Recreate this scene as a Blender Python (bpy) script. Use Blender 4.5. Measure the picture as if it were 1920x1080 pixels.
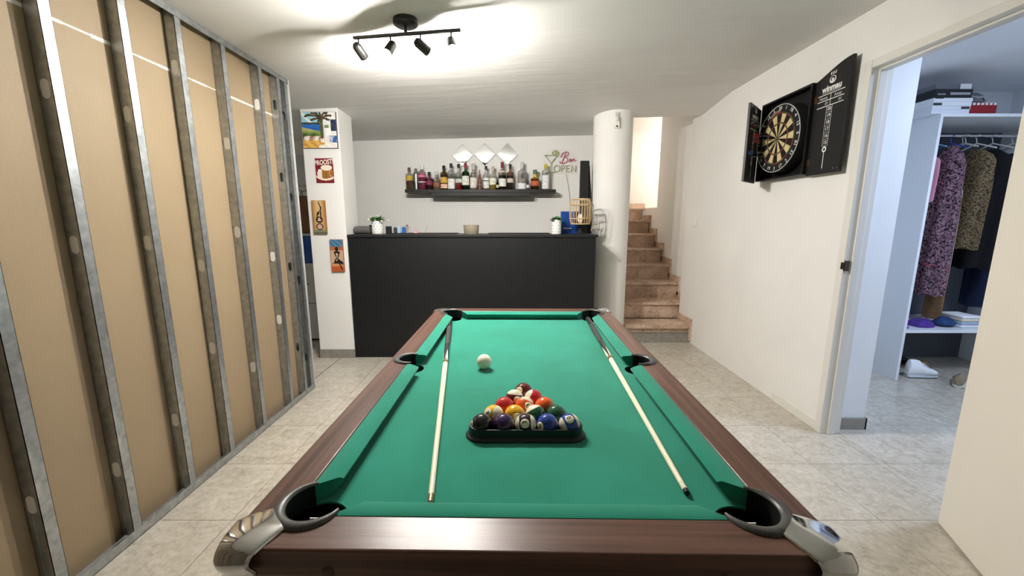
import bpy, bmesh, math, random
from mathutils import Vector, Matrix
random.seed(7)
PI = math.pi
for o in list(bpy.data.objects): bpy.data.objects.remove(o)
S = bpy.context.scene
COL = S.collection

# ------------------------------------------------------------------ camera, world, exposure
cam_d = bpy.data.cameras.new('camera'); cam = bpy.data.objects.new('camera', cam_d); COL.objects.link(cam)
cam_d.sensor_width = 36.0; cam_d.lens = 36.0 * 740 / 1920; cam_d.clip_start = 0.02
cam.location = (0, 0, 1.31); cam.rotation_euler = (PI/2 - math.atan(127/740), 0, 0)
S.camera = cam
W = bpy.data.worlds.new('world'); S.world = W; W.use_nodes = True
W.node_tree.nodes['Background'].inputs[0].default_value = (0.75, 0.82, 0.95, 1)
W.node_tree.nodes['Background'].inputs[1].default_value = 0.3
S.view_settings.view_transform = 'Standard'; S.view_settings.look = 'None'
S.view_settings.gamma = 1.0; S.view_settings.use_curve_mapping = False
S.view_settings.exposure = 2.42
SPOT_E = 1200.0       # emission of the bulbs of the track lamp
CLOSET_E = 19.0       # emission of the closet lamp
STAIR_E = 13.0        # emission of the stairwell lamp
try:
    S.cycles.caustics_reflective = False; S.cycles.caustics_refractive = False
    S.cycles.sample_clamp_indirect = 6.0
    S.cycles.max_bounces = 14; S.cycles.diffuse_bounces = 7; S.cycles.transparent_max_bounces = 16
except Exception: pass

# ------------------------------------------------------------------ materials
def lin(h):
    if isinstance(h, str):
        h = h.lstrip('#'); c = [int(h[i:i+2], 16)/255 for i in (0, 2, 4)]
    else: c = list(h[:3])
    return tuple((v/12.92 if v <= 0.04045 else ((v+0.055)/1.055)**2.4) for v in c)
MATS = {}
def M(name, col, rough=0.5, metal=0.0, vary=0.0, vscale=8.0, bump=0.0, bscale=60.0, trans=0.0, ior=1.45, emit=0.0, coat=0.0, spec=0.5, sheen=0.0):
    if name in MATS: return MATS[name]
    m = bpy.data.materials.new(name); m.use_nodes = True; nt = m.node_tree; b = nt.nodes['Principled BSDF']
    c = lin(col); I = b.inputs
    I['Base Color'].default_value = (*c, 1); I['Roughness'].default_value = rough; I['Metallic'].default_value = metal
    I['Transmission Weight'].default_value = trans; I['IOR'].default_value = ior; I['Coat Weight'].default_value = coat
    I['Specular IOR Level'].default_value = spec; I['Sheen Weight'].default_value = sheen
    if emit: I['Emission Color'].default_value = (*c, 1); I['Emission Strength'].default_value = emit
    if vary or bump:
        tc = nt.nodes.new('ShaderNodeTexCoord')
    if vary:
        n = nt.nodes.new('ShaderNodeTexNoise'); n.inputs['Scale'].default_value = vscale; n.inputs['Detail'].default_value = 5
        nt.links.new(tc.outputs['Object'], n.inputs['Vector'])
        r = nt.nodes.new('ShaderNodeValToRGB'); e = r.color_ramp.elements
        e[0].position = 0.3; e[1].position = 0.7
        e[0].color = (*[max(0, v*(1-vary)) for v in c], 1); e[1].color = (*[min(1, v*(1+vary)) for v in c], 1)
        nt.links.new(n.outputs['Fac'], r.inputs['Fac']); nt.links.new(r.outputs['Color'], I['Base Color'])
    if bump:
        n2 = nt.nodes.new('ShaderNodeTexNoise'); n2.inputs['Scale'].default_value = bscale; n2.inputs['Detail'].default_value = 4
        nt.links.new(tc.outputs['Object'], n2.inputs['Vector'])
        bp = nt.nodes.new('ShaderNodeBump'); bp.inputs['Strength'].default_value = bump; bp.inputs['Distance'].default_value = 0.01
        nt.links.new(n2.outputs['Fac'], bp.inputs['Height']); nt.links.new(bp.outputs['Normal'], I['Normal'])
    MATS[name] = m
    return m
def ramp(nt, fac, stops):
    r = nt.nodes.new('ShaderNodeValToRGB'); e = r.color_ramp.elements
    while len(e) < len(stops): e.new(0.5)
    for el, (p, c) in zip(e, stops): el.position = p; el.color = (*lin(c), 1)
    nt.links.new(fac, r.inputs['Fac']); return r.outputs['Color']
def noise(nt, vec, scale, detail=6, dist=0.0, stretch=None, rough=0.55):
    if stretch:
        mp = nt.nodes.new('ShaderNodeMapping'); mp.inputs['Scale'].default_value = stretch
        nt.links.new(vec, mp.inputs['Vector']); vec = mp.outputs['Vector']
    n = nt.nodes.new('ShaderNodeTexNoise'); n.inputs['Scale'].default_value = scale; n.inputs['Detail'].default_value = detail
    n.inputs['Distortion'].default_value = dist; n.inputs['Roughness'].default_value = rough
    nt.links.new(vec, n.inputs['Vector']); return n.outputs['Fac']
def base(name, rough=0.5, **k):
    m = M(name, '#888888', rough, **k); nt = m.node_tree
    return m, nt, nt.nodes['Principled BSDF']
def mixc(nt, fac, a, b, mode='MIX'):
    n = nt.nodes.new('ShaderNodeMix'); n.data_type = 'RGBA'; n.blend_type = mode
    if isinstance(fac, float): n.inputs[0].default_value = fac
    else: nt.links.new(fac, n.inputs[0])
    for s, v in ((6, a), (7, b)):
        if isinstance(v, str): n.inputs[s].default_value = (*lin(v), 1)
        else: nt.links.new(v, n.inputs[s])
    return n.outputs[2]
def addbump(nt, b, h, st, dist=0.01):
    bp = nt.nodes.new('ShaderNodeBump'); bp.inputs['Strength'].default_value = st; bp.inputs['Distance'].default_value = dist
    nt.links.new(h, bp.inputs['Height']); nt.links.new(bp.outputs['Normal'], b.inputs['Normal'])

def wood_mat(name, dark, mid, light, axis):
    m, nt, b = base(name, 0.33)
    tc = nt.nodes.new('ShaderNodeTexCoord').outputs['Object']
    st = (70, 1.6, 70) if axis == 'y' else (1.6, 70, 70)
    n1 = noise(nt, tc, 1.0, 6, 0.3, st); n2 = noise(nt, tc, 2.2, 3, 0.2, tuple(v*0.35 for v in st))
    c1 = ramp(nt, n1, [(0.3, dark), (0.5, mid), (0.72, light)]); c2 = ramp(nt, n2, [(0.35, dark), (0.65, light)])
    nt.links.new(mixc(nt, 0.35, c1, c2), b.inputs['Base Color']); addbump(nt, b, n1, 0.06, 0.004)
    return m
WOODX = wood_mat('walnut_x', '#3b251e', '#5b4036', '#755548', 'x')
WOODY = wood_mat('walnut_y', '#3b251e', '#5b4036', '#755548', 'y')

def felt_mat():
    m, nt, b = base('green_felt', 0.95, sheen=0.25)
    tc = nt.nodes.new('ShaderNodeTexCoord').outputs['Object']
    n = noise(nt, tc, 6, 8, 0.4); f = noise(nt, tc, 900, 2)
    c = ramp(nt, n, [(0.3, '#16785f'), (0.55, '#1c836b'), (0.75, '#268d77')])
    c2 = ramp(nt, f, [(0.3, '#0d6a58'), (0.7, '#23917c')])
    nt.links.new(mixc(nt, 0.35, c, c2), b.inputs['Base Color']); b.inputs['Specular IOR Level'].default_value = 0.15
    addbump(nt, b, f, 0.25, 0.002); return m
FELT = felt_mat()

def tile_mat():
    m, nt, b = base('floor_tile_marble', 0.22)
    g = nt.nodes.new('ShaderNodeNewGeometry').outputs['Position']
    oi = nt.nodes.new('ShaderNodeObjectInfo').outputs['Random']
    vm = nt.nodes.new('ShaderNodeVectorMath'); vm.operation = 'SCALE'; vm.inputs[0].default_value = (9, 7, 0)
    nt.links.new(oi, vm.inputs['Scale']); va = nt.nodes.new('ShaderNodeVectorMath'); va.operation = 'ADD'
    nt.links.new(g, va.inputs[0]); nt.links.new(vm.outputs[0], va.inputs[1]); v = va.outputs[0]
    n1 = noise(nt, v, 5, 9, 1.4, (1, 1.7, 1), 0.68); n2 = noise(nt, v, 34, 6, 0.6, None, 0.7); n3 = noise(nt, v, 1.4, 3)
    c1 = ramp(nt, n1, [(0.28, '#8c8475'), (0.45, '#b0a899'), (0.58, '#c1baac'), (0.75, '#dad5c9')])
    c2 = ramp(nt, n2, [(0.3, '#857b6c'), (0.6, '#d2ccbf')])
    c = mixc(nt, 0.45, c1, c2); c = mixc(nt, 0.2, c, ramp(nt, n3, [(0.3, '#a9a18f'), (0.7, '#cbc7c0')]))
    nt.links.new(c, b.inputs['Base Color']); return m
TILE = tile_mat()

def marble_mat():
    m, nt, b = base('brown_marble', 0.25)
    tc = nt.nodes.new('ShaderNodeTexCoord').outputs['Object']
    oi = nt.nodes.new('ShaderNodeObjectInfo').outputs['Random']
    vm = nt.nodes.new('ShaderNodeVectorMath'); vm.operation = 'SCALE'; vm.inputs[0].default_value = (11, 5, 3)
    nt.links.new(oi, vm.inputs['Scale']); va = nt.nodes.new('ShaderNodeVectorMath'); va.operation = 'ADD'
    nt.links.new(tc, va.inputs[0]); nt.links.new(vm.outputs[0], va.inputs[1]); v = va.outputs[0]
    n1 = noise(nt, v, 3.5, 6, 1.0); n2 = noise(nt, v, 5, 4, 2.5)
    c = ramp(nt, n1, [(0.3, '#b39783'), (0.5, '#cbb09a'), (0.7, '#dec8b4')])
    vein = ramp(nt, n2, [(0.47, '#ffffff'), (0.5, '#6d5546'), (0.53, '#ffffff')])
    nt.links.new(mixc(nt, 0.45, c, vein, 'MULTIPLY'), b.inputs['Base Color']); return m
MARBLE = marble_mat()

def plaster(name, col, warm, sc=2.0, bump=0.25):
    m, nt, b = base(name, 0.75)
    g = nt.nodes.new('ShaderNodeNewGeometry').outputs['Position']
    n1 = noise(nt, g, sc, 5, 0.4); n2 = noise(nt, g, 22, 5)
    nt.links.new(ramp(nt, n1, [(0.3, col), (0.7, warm)]), b.inputs['Base Color'])
    b.inputs['Specular IOR Level'].default_value = 0.3
    addbump(nt, b, n2, bump, 0.004); return m
WALL = plaster('wall_plaster', '#e9e8e5', '#efeeeb')
WALLW = plaster('cool_wall_plaster', '#e4e7ea', '#ebeef0')
def ceil_mat():
    m, nt, b = base('ceiling_plaster', 0.8)
    g = nt.nodes.new('ShaderNodeNewGeometry').outputs['Position']
    n1 = noise(nt, g, 1.2, 5, 0.6, (0.5, 2.2, 1)); n2 = noise(nt, g, 3.0, 4, 0.3, (0.6, 3.0, 1))
    nt.links.new(ramp(nt, n1, [(0.3, '#dddcd9'), (0.7, '#e4e3e0')]), b.inputs['Base Color'])
    b.inputs['Specular IOR Level'].default_value = 0.3
    addbump(nt, b, n2, 0.22, 0.02); return m
CEIL = ceil_mat()
def board_mat():
    m, nt, b = base('plasterboard_paper', 0.62)
    tc = nt.nodes.new('ShaderNodeTexCoord').outputs['Object']
    n1 = noise(nt, tc, 1.3, 4, 0.2); n2 = noise(nt, tc, 240, 3)
    c = mixc(nt, 0.25, ramp(nt, n1, [(0.3, '#948166'), (0.7, '#a08d71')]), ramp(nt, n2, [(0.3, '#837053'), (0.7, '#aa977a')]))
    nt.links.new(c, b.inputs['Base Color']); addbump(nt, b, n2, 0.08, 0.002); return m
BOARD = board_mat()
def galv_mat():
    m, nt, b = base('galvanised_steel', 0.36, metal=0.85)
    tc = nt.nodes.new('ShaderNodeTexCoord').outputs['Object']
    n = noise(nt, tc, 30, 4, 0.3); n2 = noise(nt, tc, 6, 4, 0.3)
    nt.links.new(ramp(nt, n, [(0.3, '#9ba1a4'), (0.7, '#c3c8ca')]), b.inputs['Base Color'])
    r = nt.nodes.new('ShaderNodeMapRange'); r.inputs['To Min'].default_value = 0.25; r.inputs['To Max'].default_value = 0.5
    nt.links.new(n2, r.inputs['Value']); nt.links.new(r.outputs[0], b.inputs['Roughness']); addbump(nt, b, n2, 0.3, 0.01); return m
GALV = galv_mat()

WHITE = M('white_paint', '#ebe9e2', 0.4)
DOORP = M('door_cream_paint', '#e9e4d8', 0.45, vary=0.02, vscale=2)
FRAME = M('frame_paint', '#e2e0da', 0.4)
BLACKP = M('matt_black_panel', '#111315', 0.5, vary=0.2, vscale=14, bump=0.08, bscale=80)
BLACKG = M('black_gloss', '#0d0d0f', 0.25)
BLACKM = M('black_matt', '#101012', 0.6)
CHROME = M('chrome', '#d6d6d6', 0.08, 1.0)
STEEL = M('brushed_steel', '#aeb0b2', 0.28, 1.0)
BRASS = M('brass', '#b08d4c', 0.3, 1.0)
GREYPL = M('dark_grey_plastic', '#4a4947', 0.38, vary=0.25, vscale=40)
IVORY = M('ivory_resin', '#e6dfc4', 0.12, coat=0.4)
MIRROR = M('mirror_glass', '#f2f4f4', 0.02, 1.0)
GROUT = M('grout', '#8d867b', 0.9)
PLINTH = M('grey_skirting_tile', '#8f8b84', 0.4, vary=0.2, vscale=25)
INK = M('white_ink', '#e6e6e2', 0.6)

# ------------------------------------------------------------------ mesh builder
class MB:
    def __init__(s): s.v = []; s.f = []; s.m = []
    def add(s, vs, fs, m=0):
        o = len(s.v); s.v += [tuple(v) for v in vs]; s.f += [tuple(i+o for i in f) for f in fs]; s.m += [m]*len(fs); return s
    def box(s, a, b, m=0):
        x0, y0, z0 = a; x1, y1, z1 = b
        return s.add([(x0,y0,z0),(x1,y0,z0),(x1,y1,z0),(x0,y1,z0),(x0,y0,z1),(x1,y0,z1),(x1,y1,z1),(x0,y1,z1)],
                     [(0,3,2,1),(4,5,6,7),(0,1,5,4),(1,2,6,5),(2,3,7,6),(3,0,4,7)], m)
    def prism(s, poly, z0, z1, m=0, fn=None):
        n = len(poly); vs = [(x, y, z0) for x, y in poly] + [(x, y, z1) for x, y in poly]
        if fn: vs = [fn(*v) for v in vs]
        return s.add(vs, [tuple(range(n-1, -1, -1)), tuple(range(n, 2*n))] + [(i, (i+1) % n, n+(i+1) % n, n+i) for i in range(n)], m)
    def cyl(s, p, q, r0, r1=None, n=16, m=0, caps=True):
        r1 = r0 if r1 is None else r1; p = Vector(p); q = Vector(q); d = (q-p).normalized()
        a = d.orthogonal().normalized(); b = d.cross(a); vs = []
        for c, r in ((p, r0), (q, r1)):
            for i in range(n):
                t = 2*PI*i/n; vs.append(c + a*(r*math.cos(t)) + b*(r*math.sin(t)))
        fs = [(i, (i+1) % n, n+(i+1) % n, n+i) for i in range(n)]
        if caps: fs += [tuple(range(n-1, -1, -1)), tuple(range(n, 2*n))]
        return s.add(vs, fs, m)
    def lathe(s, prof, o=(0,0,0), n=24, m=0, sx=1.0, sy=1.0, M4=None):
        vs = []; fs = []; k = len(prof)
        for r, z in prof:
            for i in range(n):
                t = 2*PI*i/n; v = Vector((r*math.cos(t)*sx, r*math.sin(t)*sy, z))
                v = (M4 @ v) if M4 else v + Vector(o); vs.append(v)
        for j in range(k-1):
            for i in range(n): fs.append((j*n+i, j*n+(i+1) % n, (j+1)*n+(i+1) % n, (j+1)*n+i))
        if prof[0][0] > 1e-5: fs.append(tuple(range(n-1, -1, -1)))
        if prof[-1][0] > 1e-5: fs.append(tuple((k-1)*n+i for i in range(n)))
        return s.add(vs, fs, m)
    def tube(s, pts, r, n=8, m=0, closed=False):
        pts = [Vector(p) for p in pts]; k = len(pts); rr = r if isinstance(r, (list, tuple)) else [r]*k
        vs = []; fs = []; up = None
        for i, p in enumerate(pts):
            if closed: d = pts[(i+1) % k] - pts[i-1]
            else: d = pts[min(i+1, k-1)] - pts[max(i-1, 0)]
            d.normalize()
            if up is None: up = d.orthogonal().normalized()
            up = (up - d*up.dot(d)); up = up.normalized() if up.length > 1e-6 else d.orthogonal().normalized()
            b = d.cross(up)
            for j in range(n):
                t = 2*PI*j/n; vs.append(p + up*(rr[i]*math.cos(t)) + b*(rr[i]*math.sin(t)))
        for i in range(k if closed else k-1):
            for j in range(n):
                a = i*n+j; b2 = i*n+(j+1) % n; c = ((i+1) % k)*n+(j+1) % n; d2 = ((i+1) % k)*n+j
                fs.append((a, b2, c, d2))
        if not closed: fs += [tuple(range(n-1, -1, -1)), tuple((k-1)*n+j for j in range(n))]
        return s.add(vs, fs, m)
    def grid(s, nu, nv, fn, m=0, flip=False):
        vs = [fn(i/nu, j/nv) for j in range(nv+1) for i in range(nu+1)]; fs = []
        for j in range(nv):
            for i in range(nu):
                a = j*(nu+1)+i; q = (a, a+1, a+nu+2, a+nu+1); fs.append(q[::-1] if flip else q)
        return s.add(vs, fs, m)
    def xf(s, M4):
        s.v = [tuple(M4 @ Vector(v)) for v in s.v]; return s
    def mesh(s, name, mats, sharp=35):
        me = bpy.data.meshes.new(name); me.from_pydata(s.v, [], s.f)
        for mt in (mats if isinstance(mats, (list, tuple)) else [mats]): me.materials.append(mt)
        bm = bmesh.new(); bm.from_mesh(me)
        for f, mi in zip(bm.faces, s.m): f.material_index = mi; f.smooth = True
        bmesh.ops.recalc_face_normals(bm, faces=bm.faces); bm.to_mesh(me); bm.free()
        me.set_sharp_from_angle(angle=math.radians(sharp)); return me
    def build(s, name, mats, parent=None, bevel=0.0, seg=2, loc=None, rot=None, sharp=35):
        o = bpy.data.objects.new(name, s.mesh(name, mats, sharp)); COL.objects.link(o); o.parent = parent
        if loc: o.location = loc
        if rot: o.rotation_euler = rot
        if bevel:
            b = o.modifiers.new('bevel', 'BEVEL'); b.width = bevel; b.segments = seg; b.limit_method = 'ANGLE'; b.angle_limit = math.radians(40)
            b.harden_normals = False
        return o
def tag(o, label=None, cat=None, group=None, kind=None):
    if label: o['label'] = label
    if cat: o['category'] = cat
    if group: o['group'] = group
    if kind: o['kind'] = kind
    return o
def thing(name, label, cat, loc=(0,0,0), rz=0.0, group=None):
    o = bpy.data.objects.new(name, None); COL.objects.link(o); o.location = loc; o.rotation_euler = (0, 0, rz); o.empty_display_size = 0.05
    return tag(o, label, cat, group)
def struct(name, mb, mats, parent=None, bevel=0.0):
    o = mb.build(name, mats, parent, bevel)
    if not parent: o['kind'] = 'structure'
    return o
def link_copy(o, parent, loc):
    c = o.copy(); COL.objects.link(c); c.parent = parent; c.location = loc; return c
def text_geo(txt, size, align='CENTER', bold=0.0, shear=0.0):
    cu = bpy.data.curves.new('t', 'FONT'); cu.body = txt; cu.size = size; cu.align_x = align; cu.align_y = 'CENTER'; cu.offset = bold; cu.shear = shear
    cu.resolution_u = 3
    ob = bpy.data.objects.new('t', cu); COL.objects.link(ob); bpy.context.view_layer.update()
    me = bpy.data.meshes.new_from_object(ob.evaluated_get(bpy.context.evaluated_depsgraph_get()))
    vs = [tuple(v.co) for v in me.vertices]; fs = [tuple(p.vertices) for p in me.polygons]
    bpy.data.objects.remove(ob); bpy.data.curves.remove(cu); bpy.data.meshes.remove(me)
    return vs, fs
def add_text(mb, txt, size, fn, m=0, **k):
    vs, fs = text_geo(txt, size, **k); return mb.add([fn(v[0], v[1]) for v in vs], fs, m)
def print_mat(name, rough=0.55):
    m = M(name, '#ffffff', rough); nt = m.node_tree
    a = nt.nodes.new('ShaderNodeVertexColor'); a.layer_name = 'print'
    nt.links.new(a.outputs['Color'], nt.nodes['Principled BSDF'].inputs['Base Color']); return m
def print_plane(name, w, h, fn, nu, nv, parent, place, mat):
    """flat printed picture: fn(u,v) -> sRGB tuple, place(x,z) -> local point"""
    mb = MB(); mb.grid(nu, nv, lambda u, v: place((u-0.5)*w, (v-0.5)*h))
    o = mb.build(name, mat, parent); me = o.data
    ca = me.color_attributes.new('print', 'FLOAT_COLOR', 'CORNER')
    for p in me.polygons:
        k = p.index; i, j = k % nu, k // nu; c = lin(fn((i+0.5)/nu, (j+0.5)/nv))
        for li in p.loop_indices: ca.data[li].color = (*c, 1)
    return o
def arc(cx, cy, r, a0, a1, n):
    return [(cx+r*math.cos(math.radians(a0+(a1-a0)*i/n)), cy+r*math.sin(math.radians(a0+(a1-a0)*i/n))) for i in range(n+1)]
def inpoly(x, y, P):
    r = False; j = len(P)-1
    for i in range(len(P)):
        if (P[i][1] > y) != (P[j][1] > y) and x < (P[j][0]-P[i][0])*(y-P[i][1])/(P[j][1]-P[i][1])+P[i][0]: r = not r
        j = i
    return r
def segd(x, y, a, b):
    dx, dy = b[0]-a[0], b[1]-a[1]; t = max(0, min(1, ((x-a[0])*dx+(y-a[1])*dy)/(dx*dx+dy*dy+1e-9)))
    return math.hypot(x-a[0]-t*dx, y-a[1]-t*dy)
def rgb(h): h = h.lstrip('#'); return tuple(int(h[i:i+2], 16)/255 for i in (0, 2, 4))

# ------------------------------------------------------------------ the room
XL, XR, YB, YF = -1.565, 1.93, 4.8, -1.6
def zc(x, y):
    xx = max(-1.9, min(2.0, x)); z = 2.275+0.043*(xx+1.565)
    if y > 3.7:
        t = min(1, (y-3.7)/1.1); z = z*(1-t)+(2.214+0.0217*(xx+1.825))*t
    return z
fl = MB().box((-3.05, -3.9, -0.12), (4.5, 4.95, -0.012)); floor = struct('floor', fl, GROUT)
TS = 0.41
def tile_range(a, lo, hi):
    k = math.floor((lo-a)/TS); out = []
    while a+k*TS < hi:
        p, q = max(lo, a+k*TS), min(hi, a+(k+1)*TS)
        if q-p > 0.02: out.append((p, q))
        k += 1
    return out
tile_cache = {}
for (rx0, rx1, ry0, ry1) in ((-1.66, 2.0, -0.09, 4.8), (-3.0, -1.66, 2.95, 4.8), (2.0, 4.4, 0.3, 3.7)):
    for (p, q) in tile_range(1.63, rx0, rx1):
        for (r, t) in tile_range(1.55, ry0, ry1):
            w, h = round(q-p, 3), round(t-r, 3)
            if (w, h) not in tile_cache:
                g = 0.0012; mb = MB().box((g, g, -0.012), (w-g, h-g, 0)); tile_cache[(w, h)] = mb.mesh('floor_tile', TILE)
            o = bpy.data.objects.new('floor_tile', tile_cache[(w, h)]); COL.objects.link(o); o.parent = floor; o.location = (p, r, 0)
MB().box((-1.66, -3.8, -0.012), (2.0, -0.092, 0)).build('rear_floor_slab', TILE, floor)
# ceiling (main room, slightly uneven), open over the stairs
cb = MB()
def ceil_patch(x0, x1, y0, y1, nx, ny):
    cb.grid(nx, ny, lambda u, v: (x0+(x1-x0)*u, y0+(y1-y0)*v, zc(x0+(x1-x0)*u, y0+(y1-y0)*v)))
    cb.box((x0, y0, 2.52), (x1, y1, 2.6))
ceil_patch(-3.05, 1.215, -3.9, 4.9, 14, 32); ceil_patch(1.215, 2.1, -3.9, 4.25, 4, 30)
cb.grid(4, 1, lambda u, v: (1.215+0.885*u, 4.25, zc(1.215+0.885*u, 4.25)+(2.6-zc(1.215+0.885*u, 4.25))*v))
cb.grid(1, 4, lambda u, v: (1.215, 4.25+0.65*v, zc(1.215, 4.25+0.65*v)+0.2*u))
struct('ceiling', cb, CEIL)
# walls
struct('wall_rear', MB().box((-1.75, -3.9, 0), (2.03, -3.8, 2.5)), WALL)
struct('wall_bar', MB().box((-3.05, 4.8, 0), (1.16, 4.9, 2.5)), WALL)
wr = MB()
wr.box((1.93, 2.32, 0), (2.03, 4.45, 2.5)); wr.box((1.93, -3.8, 0), (2.03, 1.53, 2.5)); wr.box((1.93, 1.53, 2.14), (2.03, 2.32, 2.5))
struct('wall_right', wr, WALL)
st = MB(); st.box((2.045, 4.45, 0), (2.14, 5.68, 4.0)); st.box((2.045, 5.68, 0), (2.14, 6.2, 1.49)); struct('wall_stairs_right', st, WALL)
struct('wall_stairs_left', MB().box((1.165, 4.42, 0), (1.22, 6.5, 4.0)), WALL)
struct('wall_stairs_end', MB().box((1.0, 6.5, 0), (3.6, 6.6, 4.0)), WALL)
struct('wall_stairs_side', MB().box((3.5, 5.68, 0), (3.6, 6.5, 4.0)).box((2.14, 5.58, 1.5), (3.5, 5.68, 4.0)), WALL)
struct('ceiling_stairs', MB().prism([(4.25, 4.0), (6.6, 2.62), (6.6, 2.72), (4.25, 4.1)], 1.0, 3.6, fn=lambda a, b, c: (c, a, b)), WALL)
struct('wall_stairs_front', MB().box((1.16, 4.27, 2.55), (2.1, 4.35, 4.1)), WALL)
struct('wall_stairs_upper', MB().box((1.08, 4.3, 2.55), (1.16, 4.9, 4.1)), WALL)
struct('wall_storage', MB().box((-3.05, 2.85, 0), (-2.98, 4.8, 2.5)).box((-2.98, 2.85, 0), (-1.645, 2.93, 2.5)), WALL)
# pillar carrying the pictures, round column
pil = struct('wall_pillar', MB().box((-1.85, 3.65, 0), (-1.52, 3.95, 2.32)), WALL, bevel=0.004)
bb = struct('baseboard_pillar', MB().box((-1.858, 3.64, 0), (-1.512, 3.65, 0.085)).box((-1.862, 3.64, 0), (-1.851, 3.95, 0.085)), PLINTH)
colm = tag(MB().lathe([(0.195, 0), (0.195, 2.43)], (1.02, 4.2, 0), 64).build('round_column', WALL), kind='structure'); colm.name = 'wall_round_column'
# closet room
struct('wall_closet_stub', MB().box((2.04, 2.33, 0), (2.235, 3.7, 2.5)), WALLW)
struct('wall_closet_back', MB().box((2.03, 3.7, 0), (4.5, 3.8, 2.5)), WALLW)
struct('wall_closet_right', MB().box((4.4, 0.2, 0), (4.5, 3.7, 2.5)), WALLW)
struct('wall_closet_near', MB().box((2.03, 0.2, 0), (4.4, 0.3, 2.5)), WALLW)
struct('ceiling_closet', MB().box((2.03, 0.2, 2.42), (4.5, 3.8, 2.5)), WALLW)
struct('baseboard_closet', MB().box((2.04, 2.318, 0), (2.245, 2.329, 0.075)).box((2.236, 2.318, 0), (2.247, 3.0, 0.075)), PLINTH)
# door frame
tr = MB()
tr.box((1.915, 2.27, 0), (2.04, 2.318, 2.15)); tr.box((1.915, 1.505, 0), (2.04, 1.55, 2.15)); tr.box((1.915, 1.551, 2.108), (2.04, 2.269, 2.15))
tr.box((1.955, 2.258, 0), (2.0, 2.2695, 2.107)); tr.box((1.955, 1.551, 2.096), (2.0, 2.257, 2.1075))
fr = struct('trim_1', tr, FRAME, bevel=0.004)
MB().box((1.916, 2.262, 1.02), (1.945, 2.269, 1.08)).box((1.911, 2.268, 1.03), (1.9145, 2.285, 1.07)).build('strike_plate', M('dark_bronze', '#4b4136', 0.4, 0.8), fr, 0.001)
# door leaf swung back into the room
dl = bpy.data.objects.new('door_1', None); COL.objects.link(dl); dl['kind'] = 'structure'; dl.location = (1.895, 1.51, 0); dl.rotation_euler = (0, 0, math.radians(-113.5))
MB().box((0, -0.04, 0.012), (0.74, 0, 2.10)).build('door_panel', DOORP, dl, 0.003)
for hz in (0.25, 1.05, 1.85): MB().cyl((-0.006, 0.004, hz-0.045), (-0.006, 0.004, hz+0.045), 0.007, n=12).build('hinge', STEEL, dl)
hd = MB().cyl((0.68, 0, 1.05), (0.68, 0.045, 1.05), 0.011).cyl((0.68, 0.045, 1.05), (0.56, 0.045, 1.05), 0.009).build('handle', STEEL, dl)
# light switch and white skirting on the right wall
sw = thing('light_switch', 'small white square light switch on the right wall beside the stairs', 'switch', (1.93, 4.21, 1.286))
MB().box((-0.010, -0.042, -0.042), (0, 0.042, 0.042)).build('plate', WHITE, sw, 0.003)
MB().box((-0.014, -0.028, -0.028), (-0.010, 0.028, 0.028)).build('rocker', M('switch_white', '#f0efea', 0.3), sw, 0.002)
struct('baseboard_right', MB().box((1.924, 2.32, 0), (1.93, 2.75, 0.06)), M('skirting_white', '#e6e4de', 0.5))

# ------------------------------------------------------------------ stud wall on the left
wl = bpy.data.objects.new('wall_left', None); COL.objects.link(wl); wl['kind'] = 'structure'
XB = -1.616           # paper face of the boards
ys = [-3.8, -2.14, -0.94, 0.26, 1.46, 2.63, 2.955]
for i in range(6):
    for (z0, z1) in ((0.012, 2.008), (2.012, 2.31)):
        MB().box((XB-0.013, ys[i]+0.001, z0), (XB, ys[i+1]-0.001, z1)).build('plasterboard', BOARD, wl, 0.0015)
MB().box((XB-0.026, -3.8, 0.012), (XB-0.0135, 2.955, 2.32)).build('rear_board', BOARD, wl)
FILL = M('joint_filler', '#e9e5da', 0.8, vary=0.05, vscale=30)
jm = MB()
for a, b2 in zip(ys[:-1], ys[1:]):
    n = 12
    for k in range(n):
        y0 = a+(b2-a)*k/n; y1 = a+(b2-a)*(k+1)/n; w = 0.003+0.006*random.random()
        jm.box((XB-0.002, y0, 2.010-w), (XB+0.0006, y1, 2.010+w*0.6))
jm.build('seam_filler', FILL, wl)
studs = [-3.64, -3.04, -2.44, -1.84, -1.24, -0.94, -0.64, -0.34, -0.04, 0.27, 0.57, 0.87, 1.165, 1.44, 1.73, 2.01, 2.305, 2.62, 2.815, 2.905]
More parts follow.
